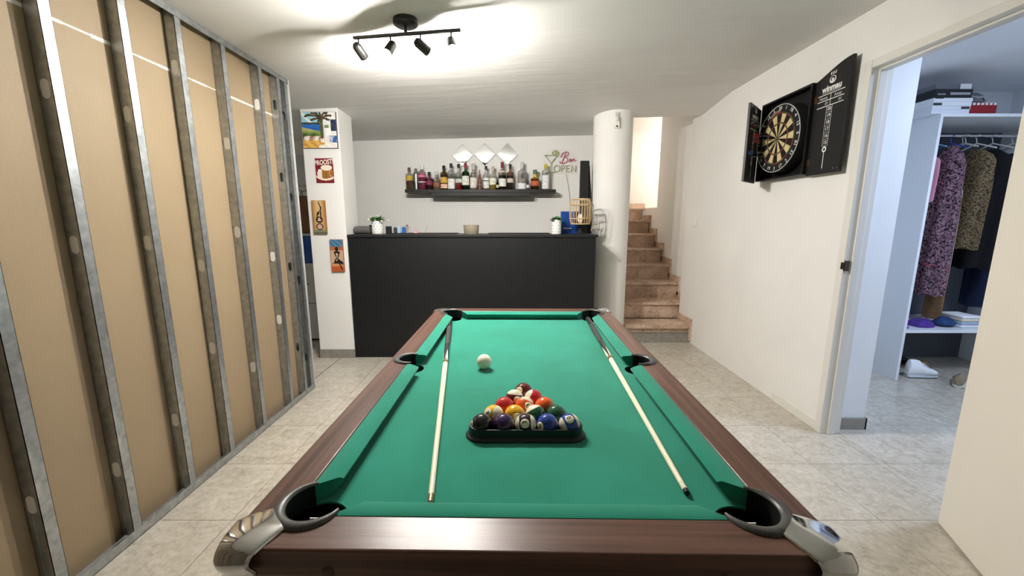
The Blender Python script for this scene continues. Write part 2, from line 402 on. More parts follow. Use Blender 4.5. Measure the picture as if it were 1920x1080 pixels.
def stud_mesh(holes):
    mb = MB(); t = 0.0022; D = XL-XB-0.001; F = 0.038; Ht = 2.262
    mb.box((-F*0 - 0.0, 0, 0), (0.0, 0, 0)) if False else None
    # web (with real oblong holes), in local x: 0 = board side, D = room side
    hz = sorted(holes); z = 0.0; x0, x1 = 0.0, D; hx0, hx1 = D*0.5-0.0145, D*0.5+0.0145
    def web(za, zb, xa=x0, xb=x1): mb.box((xa, 0, za), (xb, t, zb))
    for h in hz:
        a, b = h-0.032, h+0.032
        web(z, a); n = 6
        pts = arc(D/2, h+0.0175, 0.0145, 0, 180, n)
        # left and right strips beside the hole, arch tops and bottoms
        web(a, b, x0, hx0); web(a, b, hx1, x1)
        for sg in (1, -1):
            for i in range(n):
                (ax, az), (bx, bz) = pts[i], pts[i+1]
                az2 = h+sg*(az-h); bz2 = h+sg*(bz-h); e = b if sg > 0 else a
                mb.add([(ax, 0, az2), (bx, 0, bz2), (bx, 0, e), (ax, 0, e), (ax, t, az2), (bx, t, bz2), (bx, t, e), (ax, t, e)],
                       [(0,1,2,3), (4,5,6,7), (0,1,5,4), (1,2,6,5), (2,3,7,6), (3,0,4,7)])
        z = b
    web(z, Ht)
    mb.box((D-t*0.6, 0, 0), (D, F, Ht)); mb.box((0, 0, 0), (t*0.6, F, Ht))           # flanges
    mb.box((D-0.010, F-t*0.6, 0), (D, F, Ht)); mb.box((0, F-t*0.6, 0), (0.010, F, Ht))  # returned lips
    mb.box((D*0.36, -0.0012, 0), (D*0.40, 0.001, hz[0]-0.04))                           # pressed rib
    return mb
HOLE_LIGHT = M('hole_light_white', '#f1f1ee', 0.5)  # white plugs added to stand for bright background showing through the stud holes
holesets = [[0.36, 0.96, 1.58, 2.05], [0.25, 0.85, 1.45, 2.0], [0.45, 1.10, 1.62]]
for i, y in enumerate(studs):
    hs = {13: [0.30, 1.20, 1.73], 14: [0.36, 1.19, 1.72], 15: [0.62, 1.06, 2.0], 16: [0.40, 1.22, 1.71], 17: [0.62, 1.05, 2.0]}.get(i, holesets[i % 3])
    sd = stud_mesh(hs).build('stud', GALV, wl, loc=(XB+0.001, y, 0.022))
    if 11 <= i <= 17:
        for h in hs:
            D = XL-XB-0.001
            pts = [(D/2+x, 0.001, z) for x, z in arc(0, 0.0175, 0.0132, 0, 180, 8)] + [(D/2+x, 0.001, z) for x, z in arc(0, -0.0175, 0.0132, 180, 360, 8)]
            g = MB().tube([(p[0], 0.0012, p[2]) for p in pts], 0.0022, 6, closed=True)
            g.prism([(p[0], p[2]) for p in pts], -0.0006, 0.003, fn=lambda a, b, c: (a, c, b))
            g.build('hole_light_plug', HOLE_LIGHT, sd, loc=(0, 0, h))
for (z0, z1, zl, nm) in ((0.0, 0.003, 0.042, 'bottom_track'), (2.281, 2.284, 2.245, 'top_track')):
    t = MB(); t.box((XB, -3.8, z0), (XL+0.003, 2.955, z1))
    a, b = min(zl, z0), max(zl, z1); t.box((XL+0.0005, -3.8, a), (XL+0.003, 2.955, b)); t.build(nm, GALV, wl)
MB().box((XB-0.026, 2.956, 0), (XL+0.004, 2.962, 2.29)).build('end_profile', M('white_corner_bead', '#cfd0ce', 0.5), wl)
MB().tube([(XB+0.001, 0.985, 1.845), (XB+0.006, 1.0, 1.838), (XB+0.001, 1.016, 1.846)], 0.0022, 6).build('torn_paper_mark', BLACKM, wl)

# ------------------------------------------------------------------ staircase
stair = thing('staircase', 'brown veined marble staircase rising between round column and right wall', 'stairs', (1.17, 4.0, 0))
ny = [4.13, 4.47, 4.77, 5.06, 5.35, 5.63, 5.91, 6.2]; rh = 0.187
SX0 = 0.052
for n in range(8):
    SX1 = 0.757 if n == 0 else 0.855
    y0 = ny[n]-4.0; y1 = (ny[n+1] if n < 7 else 6.5)-4.0; z = rh*(n+1)
    MB().box((SX0, y0+0.02, z-rh if n else 0.115), (SX1, y0+0.04, z-0.03)).build('riser', MARBLE, stair)
    MB().box((SX0, y0-0.012, z-0.03), (SX1-0.018 if n == 0 else SX1, (y1+0.04 if n else 0.449) if n < 7 else y1-0.002, z)).build('tread', MARBLE, stair, 0.004)
    if n == 0: MB().box((SX0, y0+0.0, 0), (SX1-0.005, y0+0.04, 0.108)).box((SX0, y0-0.006, 0.108), (SX1-0.005, y0+0.04, 0.115)).build('base_riser', PLINTH, stair)
    if n < 7: MB().box((SX0, y0+0.04, 0), (SX1, y1+0.019 if n else 0.449, z-0.031)).build('step_core', GROUT, stair)
    ytop = (min(y1+0.02, 2.2) if n else 0.449)
    if n < 7: MB().box((SX1-0.017 if n == 0 else SX1+0.001, y0-0.03, max(0, z-0.16)), (SX1+0.0025 if n == 0 else SX1+0.0185, ytop, z+0.075)).build('wall_skirting', MARBLE, stair, 0.002)
MB().box((SX0, 2.483, rh*8), (0.97, 2.498, rh*8+0.08)).build('landing_skirting', MARBLE, stair, 0.002)
struct('floor_landing', MB().box((2.027, 6.2, rh*8-0.03), (3.49, 6.498, rh*8)).box((2.145, 5.685, rh*8-0.03), (3.49, 6.198, rh*8)), MARBLE)
# lamp in the stairwell, over the upper flight
sl = thing('stairwell_lamp', 'round white ceiling lamp above the upper landing of the stairs', 'lamp', (2.75, 6.1, 2.66))
MB().lathe([(0.0, -0.06), (0.10, -0.055), (0.14, -0.03), (0.15, 0.0)], n=32).build('diffuser', M('stair_lamp_glow', '#fff8ee', 0.5, emit=STAIR_E), sl)
MB().lathe([(0.155, 0.0), (0.155, 0.16)], n=32).build('mount', WHITE, sl)

# ------------------------------------------------------------------ bar counter
bar = thing('bar_counter', 'wide black bar counter with plain front panel between white pillar and column', 'bar counter', (-1.515, 3.66, 0))
MB().box((0, 0, 0), (2.29, 0.03, 1.155)).build('front_panel', BLACKP, bar, 0.002)
for a in (0.0, 2.26): MB().box((a, 0.03, 0), (a+0.03, 0.34, 1.155)).build('end_panel', BLACKP, bar)
MB().box((0.0, -0.012, 1.155), (2.305, 0.37, 1.18)).build('counter_top', M('black_worktop', '#202224', 0.4, vary=0.15, vscale=20), bar, 0.003)
MB().box((0.03, 0.03, 0.55), (2.26, 0.33, 0.57)).build('inner_shelf', BLACKP, bar)
CT = 1.18
def cth(name, label, cat, x, y=3.82, rz=0): return thing(name, label, cat, (x, y, CT), rz)
sp = cth('portable_speaker', 'grey fabric cylinder speaker lying on the bar counter end', 'speaker', -1.43)
MB().lathe([(0.030, -0.075), (0.036, -0.068), (0.038, 0.0), (0.036, 0.068), (0.030, 0.075)], n=24, M4=Matrix.Translation((0, 0, 0.038)) @ Matrix.Rotation(PI/2, 4, 'Y')).build('body', M('speaker_cloth', '#5c5a58', 0.8, bump=0.3, bscale=300), sp)
MB().lathe([(0.0, 0.0), (0.024, 0.001), (0.028, 0.004)], n=20, M4=Matrix.Translation((-0.080, 0, 0.038)) @ Matrix.Rotation(PI/2, 4, 'Y')).build('end_cap', BLACKM, sp)
tb = cth('small_black_box', 'tiny black upright box behind the cylinder speaker', 'box', -1.385, 3.93)
MB().box((-0.018, -0.012, 0), (0.018, 0.012, 0.085)).build('body', BLACKM, tb, 0.003)
MB().box((-0.010, -0.014, 0.05), (0.010, -0.012, 0.075)).build('panel', GREYPL, tb)
POT = M('white_ceramic', '#efefeb', 0.25); LEAF = M('leaf_green', '#3f7a35', 0.5, vary=0.35, vscale=30); LEAF2 = M('leaf_dark', '#2c5f2c', 0.5, vary=0.3, vscale=30)
PATT = M('pot_pattern_grey', '#9b9b98', 0.5)
def pot(label, x, y, r, h, seed, flowers, spread):
    t = cth('potted_plant', label, 'potted plant', x, y); random.seed(seed)
    MB().lathe([(0.0, 0), (r*0.9, 0), (r, 0.006), (r, h-0.003), (r-0.002, h), (r-0.006, h), (r-0.006, h-0.02), (0.0, h-0.02)], n=28).build('pot', POT, t)
    p = MB()
    for j in range(4):
        for i in range(10):
            a = 2*PI*(i+0.5*(j % 2))/10; z = h*(0.18+0.21*j); ca, sa = math.cos(a), math.sin(a)
            pts = [(0.011, 0), (0, 0.011), (-0.011, 0), (0, -0.011)]
            p.tube([((r+0.0006)*math.cos(a+dx/r), (r+0.0006)*math.sin(a+dx/r), z+dz) for dx, dz in pts], 0.0013, 5, closed=True)
            p.tube([((r+0.0006)*math.cos(a+dx/r*0.35), (r+0.0006)*math.sin(a+dx/r*0.35), z+dz*0.35) for dx, dz in pts], 0.0013, 5, closed=True)
    p.build('pot_pattern', PATT, t)
    lf = [MB(), MB()]; fw = MB()
    for k in range(64):
        a = random.uniform(0, 2*PI); el = random.uniform(0.25, 1.35); L = spread*random.uniform(0.7, 1.15)
        d = Vector((math.cos(a)*math.cos(el), math.sin(a)*math.cos(el), math.sin(el)*0.8)); o = Vector((math.cos(a)*r*0.4, math.sin(a)*r*0.4, h-0.015))
        sd = d.cross(Vector((0, 0, 1))).normalized(); up = sd.cross(d); tip = o+d*L; b0 = o+d*L*0.45; w = 0.011
        lf[k % 2].add([b0, b0+(tip-b0)*0.5+sd*w+up*0.003, tip-up*0.006, b0+(tip-b0)*0.5-sd*w+up*0.003, b0+(tip-b0)*0.5+up*0.004],
                      [(0, 1, 4), (1, 2, 4), (2, 3, 4), (3, 0, 4)])
        lf[k % 2].tube([o, b0], 0.0012, 4)
        if flowers and k % 6 == 0: fw.lathe([(0, -0.008), (0.008, -0.004), (0.011, 0.003), (0.006, 0.008), (0, 0.009)], tip*0.98, 8)
    lf[0].build('foliage', LEAF, t); lf[1].build('foliage', LEAF2, t)
    if flowers: fw.build('blossoms', M('cream_petals', '#e9ecd6', 0.6), t)
pot('white patterned pot with green plant and cream blossoms beside cylinder speaker', -1.28, 3.80, 0.052, 0.122, 3, True, 0.085)
pot('smaller white patterned pot with leafy green plant in front of blue box', 0.422, 3.79, 0.046, 0.135, 9, False, 0.065)
bx = cth('black_canister', 'square black canister right of the plant with cream blossoms', 'canister', -1.192, 3.86)
MB().box((-0.024, -0.024, 0), (0.024, 0.024, 0.066)).build('body', BLACKM, bx, 0.003); MB().box((-0.025, -0.025, 0.066), (0.025, 0.025, 0.074)).build('lid', GREYPL, bx, 0.002)
def mini(name, label, cat, x, w, h, col, top=None, d=None):
    t = cth(name, label, cat, x, 3.86); d = d or w
    t.location.z = CT+0.008
    MB().box((-w/2, -d/2, 0), (w/2, d/2, h*0.85)).build('body', M('m_'+name+str(x), col, 0.4), t, 0.002)
    MB().box((-w/2*0.8, -d/2*0.8, h*0.85), (w/2*0.8, d/2*0.8, h)).build('cap', M('mc_'+name+str(x), top or col, 0.4), t, 0.001)
def drip(label, x0, x1, y0=3.77, y1=3.97):
    t = thing('bar_mat', label, 'bar mat', ((x0+x1)/2, (y0+y1)/2, CT)); w = (x1-x0)/2; d = (y1-y0)/2
    MB().box((-w, -d, 0), (w, d, 0.004)).build('base', BLACKM, t, 0.001)
    e = MB(); e.box((-w, -d, 0.004), (w, -d+0.012, 0.008)); e.box((-w, d-0.012, 0.004), (w, d, 0.008)); e.box((-w, -d+0.012, 0.004), (-w+0.012, d-0.012, 0.008)); e.box((w-0.012, -d+0.012, 0.004), (w, d-0.012, 0.008))
    n = 24
    for i in range(n): e.box((-w+0.02+(2*w-0.04)*i/n, -d+0.016, 0.004), (-w+0.02+(2*w-0.04)*(i+0.5)/n, d-0.016, 0.008))
    e.build('ribs', BLACKM, t)
drip('black rubber bar mat under the small card boxes', -1.155, -0.53)
drip('black rubber bar mat between the glass bowl and the smaller plant pot', -0.23, 0.36)
mini('card_box', 'small dark card box next to the pale blue one on bar mat', 'box', -1.128, 0.032, 0.055, '#3a3c3c', '#4c4f4f', 0.02)
mini('card_box', 'small pale blue card box on the bar mat', 'box', -1.092, 0.028, 0.062, '#9cc3dc', '#b7d6e8', 0.02)
mini('card_box', 'small bright blue card box on the bar mat', 'box', -1.045, 0.036, 0.060, '#2a62ad', '#3a72bb', 0.02)
mini('lighter', 'brown and black lighter beside bright blue card box', 'lighter', -1.014, 0.020, 0.078, '#a09280', '#2a2422', 0.014)
for i, (x, c, lab) in enumerate(((-0.972, '#c58a92', 'thin pink cocktail stick leaning left on the bar mat'), (-0.845, '#9aa39a', 'thin grey green cocktail stick leaning right on the bar mat'))):
    t = cth('cocktail_stick', lab, 'cocktail stick', x, 3.85); t.location.z = CT+0.008; dx = -0.022 if i == 0 else 0.026
    MB().tube([(0, 0, 0.0015), (dx*0.5, 0, 0.026), (dx, 0, 0.052)], 0.002, 6).build('stick', M('stick'+c, c, 0.5), t)
    MB().lathe([(0, -0.006), (0.005, -0.003), (0.005, 0.003), (0, 0.006)], (dx, 0, 0.055), 8).build('tip', M('stick'+c, c, 0.5), t)
um = cth('cocktail_umbrella', 'little pink paper cocktail umbrella standing on the bar mat', 'cocktail umbrella', -0.926, 3.85); um.location.z = CT+0.008
MB().lathe([(0.024, 0.0), (0.014, 0.014), (0.002, 0.024)], n=10).build('canopy', M('pink_paper', '#d58f9b', 0.7), um); MB().cyl((0, 0, 0.02), (0, 0, 0.062), 0.0016, n=6).build('stick', M('stick_wood', '#b8a98c', 0.6), um)
bw = cth('glass_bowl', 'straight sided brownish glass bowl in the middle of the bar counter', 'bowl', -0.39, 3.82)
MB().lathe([(0, 0), (0.066, 0), (0.069, 0.004), (0.075, 0.086), (0.072, 0.086), (0.066, 0.008), (0, 0.008)], n=36).build('glass', M('smoked_glass', '#d6cab4', 0.1, trans=0.6, ior=1.3), bw)
MB().lathe([(0, 0.009), (0.060, 0.0095), (0.064, 0.016), (0.052, 0.026), (0.02, 0.032), (0, 0.028)], n=18).build('contents', M('bowl_contents', '#9c5a47', 0.7, vary=0.4, vscale=50), bw)
bb2 = thing('blue_box', 'glossy blue carton with white lettering behind the smaller plant pot', 'box', (0.575, 3.95, CT))
MB().box((-0.095, -0.03, 0), (0.095, 0.03, 0.215)).build('carton', M('blue_card', '#19448c', 0.3, vary=0.2, vscale=9), bb2, 0.002)
tx = MB(); tx.box((-0.072, -0.0306, 0.046), (0.01, -0.0301, 0.058)); tx.build('lettering', M('pale_print', '#b9cdea', 0.5), bb2)
BAMB = M('bamboo', '#c4aa82', 0.5, vary=0.15, vscale=40)
ln = thing('bamboo_lantern', 'barrel shaped bamboo slat lantern with handle on the bar counter', 'lantern', (0.648, 3.80, CT))
MB().lathe([(0, 0), (0.055, 0), (0.055, 0.008), (0.02, 0.014), (0.012, 0.05), (0.012, 0.10), (0, 0.10)], n=24).build('stand', BLACKM, ln)
def lrad(z):  # z in 0..1
    return 0.102*(1-0.16*abs(2*z-1)**3.2)
z0, z1 = 0.095, 0.325
for i in range(24):
    a = 2*PI*i/24
    MB().tube([(lrad(k/8)*math.cos(a), lrad(k/8)*math.sin(a), z0+(z1-z0)*k/8) for k in range(9)], 0.003, 5).build('slat', BAMB, ln)
for k in (0.0, 0.22, 0.78, 1.0):
    MB().tube([((lrad(k)+0.002)*math.cos(2*PI*i/36), (lrad(k)+0.002)*math.sin(2*PI*i/36), z0+(z1-z0)*k) for i in range(36)], 0.005, 6, closed=True).build('hoop', BAMB, ln)
MB().lathe([(0, z0+0.002), (0.085, z0), (0.085, z0+0.006), (0, z0+0.006)], n=24).build('floor_disc', BAMB, ln)
MB().lathe([(0.0, z0+0.007), (0.018, z0+0.007), (0.03, z0+0.05), (0.02, z0+0.09), (0, z0+0.095)], n=16).build('bulb', M('opal_glass', '#efe7da', 0.4), ln)
MB().tube([(0.100, -0.02, z1-0.03), (0.118, -0.02, z1-0.06), (0.121, -0.02, z0+0.09), (0.117, -0.02, z0), (0.10, -0.02, 0.03)], 0.004, 6).build('handle', BAMB, ln)
bs = thing('black_folded_panel', 'tall narrow black panel with draped cloth standing behind the bar counter', 'panel', (0.745, 4.14, 0))
MB().box((-0.055, -0.02, 0), (0.035, 0.02, 1.90)).build('panel', BLACKM, bs, 0.006)
MB().grid(8, 10, lambda u, v: (0.035+0.045*u*(1-v**3)*1.0, 0.012*math.sin(u*9)-0.01, 0.9+0.95*v)).build('cloth', M('black_cloth', '#141417', 0.85), bs).modifiers.new('solid', 'SOLIDIFY').thickness = 0.004

# ------------------------------------------------------------------ shelf, bottles, mirrors, neon sign
SHZ = 1.655
sh = thing('wall_shelf', 'long black wall shelf holding a row of bottles, outer board', 'shelf', (-0.362, 4.79, SHZ))
MB().box((-0.852, -0.20, -0.035), (0.860, 0.008, 0.0)).build('board', M('shelf_black', '#0c0d0e', 0.5), sh, 0.002)
sh2 = thing('wall_shelf', 'shorter thicker black ledge fixed right under the long bottle shelf', 'shelf', (-0.362, 4.79, SHZ-0.036))
MB().box((-0.56, -0.215, -0.036), (0.566, 0.008, 0.0)).build('board', M('shelf_black', '#0c0d0e', 0.5), sh2, 0.002)
GLASSES = {}
def glass(c, rough=0.03):
    m = M('glass_'+c, c, rough, trans=1.0, ior=1.4); k = rgb(c)
    if min(k) > 0.75: m.node_tree.nodes['Principled BSDF'].inputs['Alpha'].default_value = 0.5
    return m
def liquid(c): return M('liquid_'+c, c, 0.08, trans=0.2, ior=1.3)
def bottle(x, h, r, label, gcol, liq=None, fill=0.5, lab=None, lz=(0.15, 0.45), cap='#222222', shoulder=0.55, neck=0.32, nstart=0.70, caph=0.10, flat=1.0, kind='std', y=4.69, lab2=None, rough=0.03):
    t = thing('bottle', label, 'bottle', (x, y, SHZ), 0, 'bottles on the wall shelf')
    nr = r*neck; r *= 1.06; shoulder += 0.05; nstart = max(nstart, shoulder+0.10)
    if kind == 'slim': prof = [(0, 0), (r*0.95, 0), (r, 0.004), (r, h*0.66), (r*0.8, h*0.74), (nr, h*0.80), (nr, h*(1-caph))]
    elif kind == 'cone': prof = [(0, 0), (r, 0), (r, h*0.04), (r*0.92, h*0.07), (r*0.62, h*0.28), (r*0.34, h*0.55), (r*0.22, h*0.8), (r*0.18, h*(1-caph))]
    elif kind == 'taper': prof = [(0, 0), (r*0.94, 0), (r, 0.005), (r, h*0.42), (r*0.9, h*0.55), (r*0.62, h*0.66), (nr*1.1, h*0.75), (nr, h*0.8), (nr, h*(1-caph))]
    else: prof = [(0, 0), (r*0.94, 0), (r, 0.005), (r, h*shoulder), (r*0.93, h*(shoulder+0.04)), (r*0.66, h*(shoulder+(nstart-shoulder)*0.6)), (nr*1.15, h*nstart), (nr, h*(nstart+0.03)), (nr, h*(1-caph))]
    b = MB().lathe(prof+[(max(0.003, nr-0.002), h*(1-caph))]+[(max(0.001, rr-0.002), max(z, 0.003)) for rr, z in reversed(prof[1:-1])]+[(0, 0.003)], n=24, sy=flat); b.build('glass', glass(gcol, rough), t)
    if liq:
        zt = h*fill; q = [(max(0, rr-0.0025), max(z, 0.0035)) for rr, z in prof if z < zt]; rl = q[-1][0]
        MB().lathe([(0, 0.0035)]+q[1:]+[(rl, zt), (0, zt)], n=20, sy=flat).build('liquid', liquid(liq), t)
    for L in ((lab, lz), lab2):
        if L and L[0]:
            c, (a0, a1) = L
            mb = MB(); ww = 1.15
            def rad(z):
                for (r0, q0), (r1, q1) in zip(prof[:-1], prof[1:]):
                    if q0 <= z <= q1 and q1 > q0: return r0+(r1-r0)*(z-q0)/(q1-q0)
                return nr
            mb.grid(12, 6, lambda u, v: ((rad(h*(a0+(a1-a0)*v))+0.0008)*math.sin((u-0.5)*2*ww), -(rad(h*(a0+(a1-a0)*v))+0.0008)*math.cos((u-0.5)*2*ww)*flat, h*(a0+(a1-a0)*v)))
            mb.build('label', M('label_'+c, c, 0.6, vary=0.25, vscale=60), t)
    MB().lathe([(0, h*(1-caph)-0.004), (nr*1.22, h*(1-caph)-0.004), (nr*1.22, h-0.003), (nr*1.1, h), (0, h)], n=16).build('cap', M('cap_'+cap, cap, 0.4), t)
    return t
bottle(-1.180, .25, .041, 'square bodied tequila bottle, golden label over dark amber, at the outer shelf end', '#eee4cc', '#8a541a', 0.40, '#c9a93c', (0.42, 0.62), '#5b4b33', .62, .34, .74, .16)
sk = thing('steel_shaker', 'tall slim brushed steel shaker between the bottles', 'shaker', (-1.106, 4.70, SHZ))
MB().lathe([(0, 0), (0.026, 0), (0.031, 0.13), (0.032, 0.17), (0, 0.17)], n=24).build('cup', STEEL, sk); MB().lathe([(0.0325, 0.165), (0.032, 0.185), (0.017, 0.207), (0.017, 0.236), (0.014, 0.242), (0, 0.242)], n=24).build('lid', STEEL, sk)
bottle(-1.034, .28, .043, 'tall bright pink gin bottle with clear stopper', '#f0ccd8', '#d0527e', 0.62, '#d8708f', (0.5, 0.6), '#dfe4e4', .64, .36, .74, .16, lab2=('#f1e6ea', (0.29, 0.33)))
bottle(-0.951, .20, .039, 'short rounded pink bottle with black cap', '#e8b4c4', '#c05c7c', 0.6, '#7f2f48', (0.28, 0.52), '#1a1a1c', .60, .40, .74, .17)
bottle(-0.868, .206, .041, 'short clear bottle with brown oval label and pale cap', '#f0ece4', '#c9a889', 0.3, '#8f5c3c', (0.16, 0.40), '#d6d6d2', .50, .40, .70, .16)
bottle(-0.782, .271, .040, 'dark bottle with yellow and black label and portrait patch', '#a48a50', '#3a260e', 0.6, '#d1a945', (0.28, 0.52), '#161616', .62, .36, .74, .15, lab2=('#e5bfa2', (0.06, 0.24)))
bottle(-0.698, .295, .040, 'clear vodka bottle with tall white label and dark cap', '#eef2f4', None, 0, '#f2f4f6', (0.04, 0.42), '#20232a', .62, .36, .74, .15)
bottle(-0.613, .287, .038, 'clear bottle with bright red liqueur and black cap', '#e8ebe6', '#d4141c', 0.26, '#d9d8cf', (0.28, 0.42), '#161616', .55, .36, .70, .13, lab2=('#46553f', (0.43, 0.50)))
bottle(-0.533, .297, .041, 'green glass vermouth bottle with dark red cap', '#6fc47a', '#2f8a3a', 0.7, '#ece9de', (0.18, 0.52), '#8b2430', .58, .33, .72, .19)
bottle(-0.440, .295, .042, 'clear tapering bottle with pale frosted body and silver neck', '#eceae4', '#e2ddd0', 0.45, '#e6e3da', (0.08, 0.46), '#b9b8b2', .48, .44, .66, .22, kind='taper', lab2=('#5d4b40', (0.60, 0.645)))
ef = thing('tower_bottle', 'rose brown bottle shaped like a lattice tower', 'bottle', (-0.368, 4.645, SHZ))
ROSE = M('rose_glass', '#8d5f55', 0.25, trans=0.3, ior=1.3)
tw = MB()
for sx in (-1, 1):
    for sy in (-1, 1): tw.tube([(sx*0.034, sy*0.030, 0.010), (sx*0.026, sy*0.022, 0.05), (sx*0.013, sy*0.012, 0.11), (sx*0.006, sy*0.006, 0.17)], [0.010, 0.009, 0.007, 0.005], 8)
tw.box((-0.032, -0.028, 0.046), (0.032, 0.028, 0.056)).box((-0.019, -0.017, 0.098), (0.019, 0.017, 0.106)); tw.build('lattice_body', ROSE, ef)
MB().lathe([(0, 0), (0.018, 0.0), (0.016, 0.05), (0.010, 0.11), (0.008, 0.175), (0.0075, 0.198), (0, 0.198)], n=14).build('neck', ROSE, ef); MB().cyl((0, 0, 0.194), (0, 0, 0.22), 0.0075, 0.004, 10).build('stopper', M('dark_rose', '#5c3c36', 0.4), ef)
bottle(-0.299, .267, .038, 'white rum bottle with frosted cone shoulder and black cap', '#e9edf0', None, 0, '#dfe2e2', (0.06, 0.50), '#17181a', .42, .34, .76, .13, kind='taper', lab2=('#4f4a46', (0.36, 0.40)))
bottle(-0.219, .263, .039, 'clear bottle with pale yellow liqueur and cork pink cap', '#f0eee2', '#e0bf4e', 0.3, '#efe9d2', (0.22, 0.5), '#cbb7ae', .55, .36, .70, .16)
bottle(-0.165, .115, .016, 'tiny green miniature bottle beside the pale yellow liqueur', '#6f7f58', '#8f8a4c', 0.5, '#d9d2ae', (0.2, 0.45), '#3c4438', .60, .5, .76, .15, y=4.66)
bottle(-0.112, .311, .044, 'tall dark rum bottle, white shield label and dark red cap', '#cfc6c0', '#1c0d0f', 0.52, '#e9e7e2', (0.12, 0.40), '#7c1d28', .60, .33, .74, .20, lab2=('#d9bfb0', (0.62, 0.68)))
bottle(-0.020, .287, .036, 'brown liqueur bottle with round medallion and black stopper', '#c9a797', '#74392a', 0.55, '#d9c6b8', (0.28, 0.44), '#121212', .58, .36, .74, .17)
bottle(0.115, .311, .048, 'widest clear vodka bottle with silver cap and white lower label', '#e8edee', None, 0, '#f0f3f4', (0.03, 0.24), '#c9ccce', .58, .32, .74, .20, lab2=('#8d857e', (0.27, 0.40)))
bottle(0.183, .105, .019, 'tiny clear miniature bottle with black cap', '#dcdce4', '#9c93a5', 0.4, '#d6d2dd', (0.2, 0.5), '#17171a', .60, .45, .76, .16, y=4.66)
bottle(0.264, .225, .046, 'squat amber liqueur bottle with orange label and yellow neck', '#e6b45c', '#cc7f1c', 0.52, '#c8623c', (0.20, 0.44), '#5c6a5c', .48, .44, .60, .20, lab2=('#cdb343', (0.62, 0.78)))
bottle(0.386, .287, .041, 'clear straight vodka bottle with yellow cap at shelf end', '#e6eaec', None, 0, '#f4f6f7', (0.04, 0.56), '#c9b43e', .66, .38, .74, .17)
for i, (x, z, lab) in enumerate(((-0.582, 2.055, 'diamond mirror tile nearest the pillar above the bottles'), (-0.318, 2.067, 'middle diamond mirror tile above the bottles'), (-0.053, 2.067, 'diamond mirror tile nearest the neon sign'))):
    t = thing('mirror_tile', lab, 'mirror', (x, 4.797, z), 0, 'diamond mirrors'); s = 0.127
    e = 0.006
    mb = MB(); mb.add([(0, -0.008, s-e), (s-e, -0.008, 0), (0, -0.008, -s+e), (-s+e, -0.008, 0), (0, -0.004, s), (s, -0.004, 0), (0, -0.004, -s), (-s, -0.004, 0)],
                      [(0, 1, 2, 3), (0, 4, 5, 1), (1, 5, 6, 2), (2, 6, 7, 3), (3, 7, 4, 0)]); o = mb.build('glass', MIRROR, t, sharp=1)
    MB().prism([(0, s), (s, 0), (0, -s), (-s, 0)], -0.004, 0.0, fn=lambda a, b, c: (a, c, b)).build('backing', GREYPL, t)
    o.rotation_euler = (math.radians((0.3, 0.0, 0.4)[i]), 0, 0)
    t.rotation_euler = (0, 0, 0)
ACR = M('acrylic', '#f6f7f5', 0.05); ACR.node_tree.nodes['Principled BSDF'].inputs['Alpha'].default_value = 0.03
ns = thing('neon_sign', 'unlit cocktail glass neon sign reading Bar OPEN on the wall', 'neon sign', (0.56, 4.797, 1.97))
NG = M('neon_tube_green', '#a3ab88', 0.35); NP = M('neon_tube_pink', '#c0577c', 0.35); NY = M('neon_tube_yellow', '#a9a983', 0.35)
def neon(name, strokes, mat, r=0.0052):
    mb = MB()
    for s in strokes: mb.tube([(x, -0.014, z) for x, z in s], r, 6)
    return mb.build(name, mat, ns)
neon('glass_outline', [[(-0.18, 0.085), (-0.105, 0.0), (-0.105, -0.10)], [(-0.18, 0.085), (-0.10, 0.082), (-0.03, 0.085)], [(-0.03, 0.085), (-0.10, 0.0)], [(-0.155, -0.105), (-0.055, -0.105)], [(-0.097, 0.0), (-0.097, -0.10)]], NG)
neon('lime_slice', [[(-0.055+0.038*math.cos(a), 0.10+0.038*math.sin(a)) for a in [math.radians(200-i*22) for i in range(12)]], [(-0.085, 0.085), (-0.02, 0.115)], [(-0.055, 0.10), (-0.045, 0.138)], [(-0.055, 0.10), (-0.07, 0.13)]], M('neon_tube_lime', '#aebd7a', 0.35))
neon('bar_lettering', [[(0.005, 0.062), (0.03, 0.11), (0.065, 0.125), (0.045, 0.06), (0.02, -0.002)], [(0.065, 0.125), (0.098, 0.115), (0.088, 0.082), (0.052, 0.068), (0.086, 0.052), (0.082, 0.012), (0.04, -0.008), (0.0, 0.0), (0.0, 0.022)],
                       [(0.128, 0.04), (0.108, 0.04), (0.100, 0.016), (0.118, 0.010), (0.132, 0.042), (0.128, 0.016), (0.146, 0.02), (0.152, 0.046), (0.166, 0.044), (0.166, 0.026), (0.188, 0.026)]], NP)
def circ(cx, cz, rx, rz, n=18): return [(cx+rx*math.cos(2*PI*i/n), cz+rz*math.sin(2*PI*i/n)) for i in range(n+1)]
neon('open_lettering', [circ(-0.035, -0.065, 0.034, 0.036), [(0.018, -0.10), (0.018, -0.03), (0.045, -0.032), (0.055, -0.048), (0.045, -0.065), (0.018, -0.066)],
                        [(0.118, -0.10), (0.076, -0.10), (0.076, -0.03), (0.116, -0.03)], [(0.076, -0.065), (0.110, -0.065)], [(0.136, -0.10), (0.136, -0.03), (0.186, -0.10), (0.186, -0.03)]], NY)
MB().prism([(-0.205, 0.10), (-0.09, 0.155), (0.10, 0.15), (0.21, 0.06), (0.21, -0.125), (-0.17, -0.125)], -0.007, -0.004, fn=lambda a, b, c: (a, c, b)).build('clear_backing', ACR, ns)
MB().tube([(0.075, -0.01, -0.125), (0.10, -0.012, -0.25), (0.125, -0.012, -0.40), (0.135, -0.01, -0.62)], 0.0022, 5).build('cable', M('grey_cable', '#8f8d88', 0.5), ns)

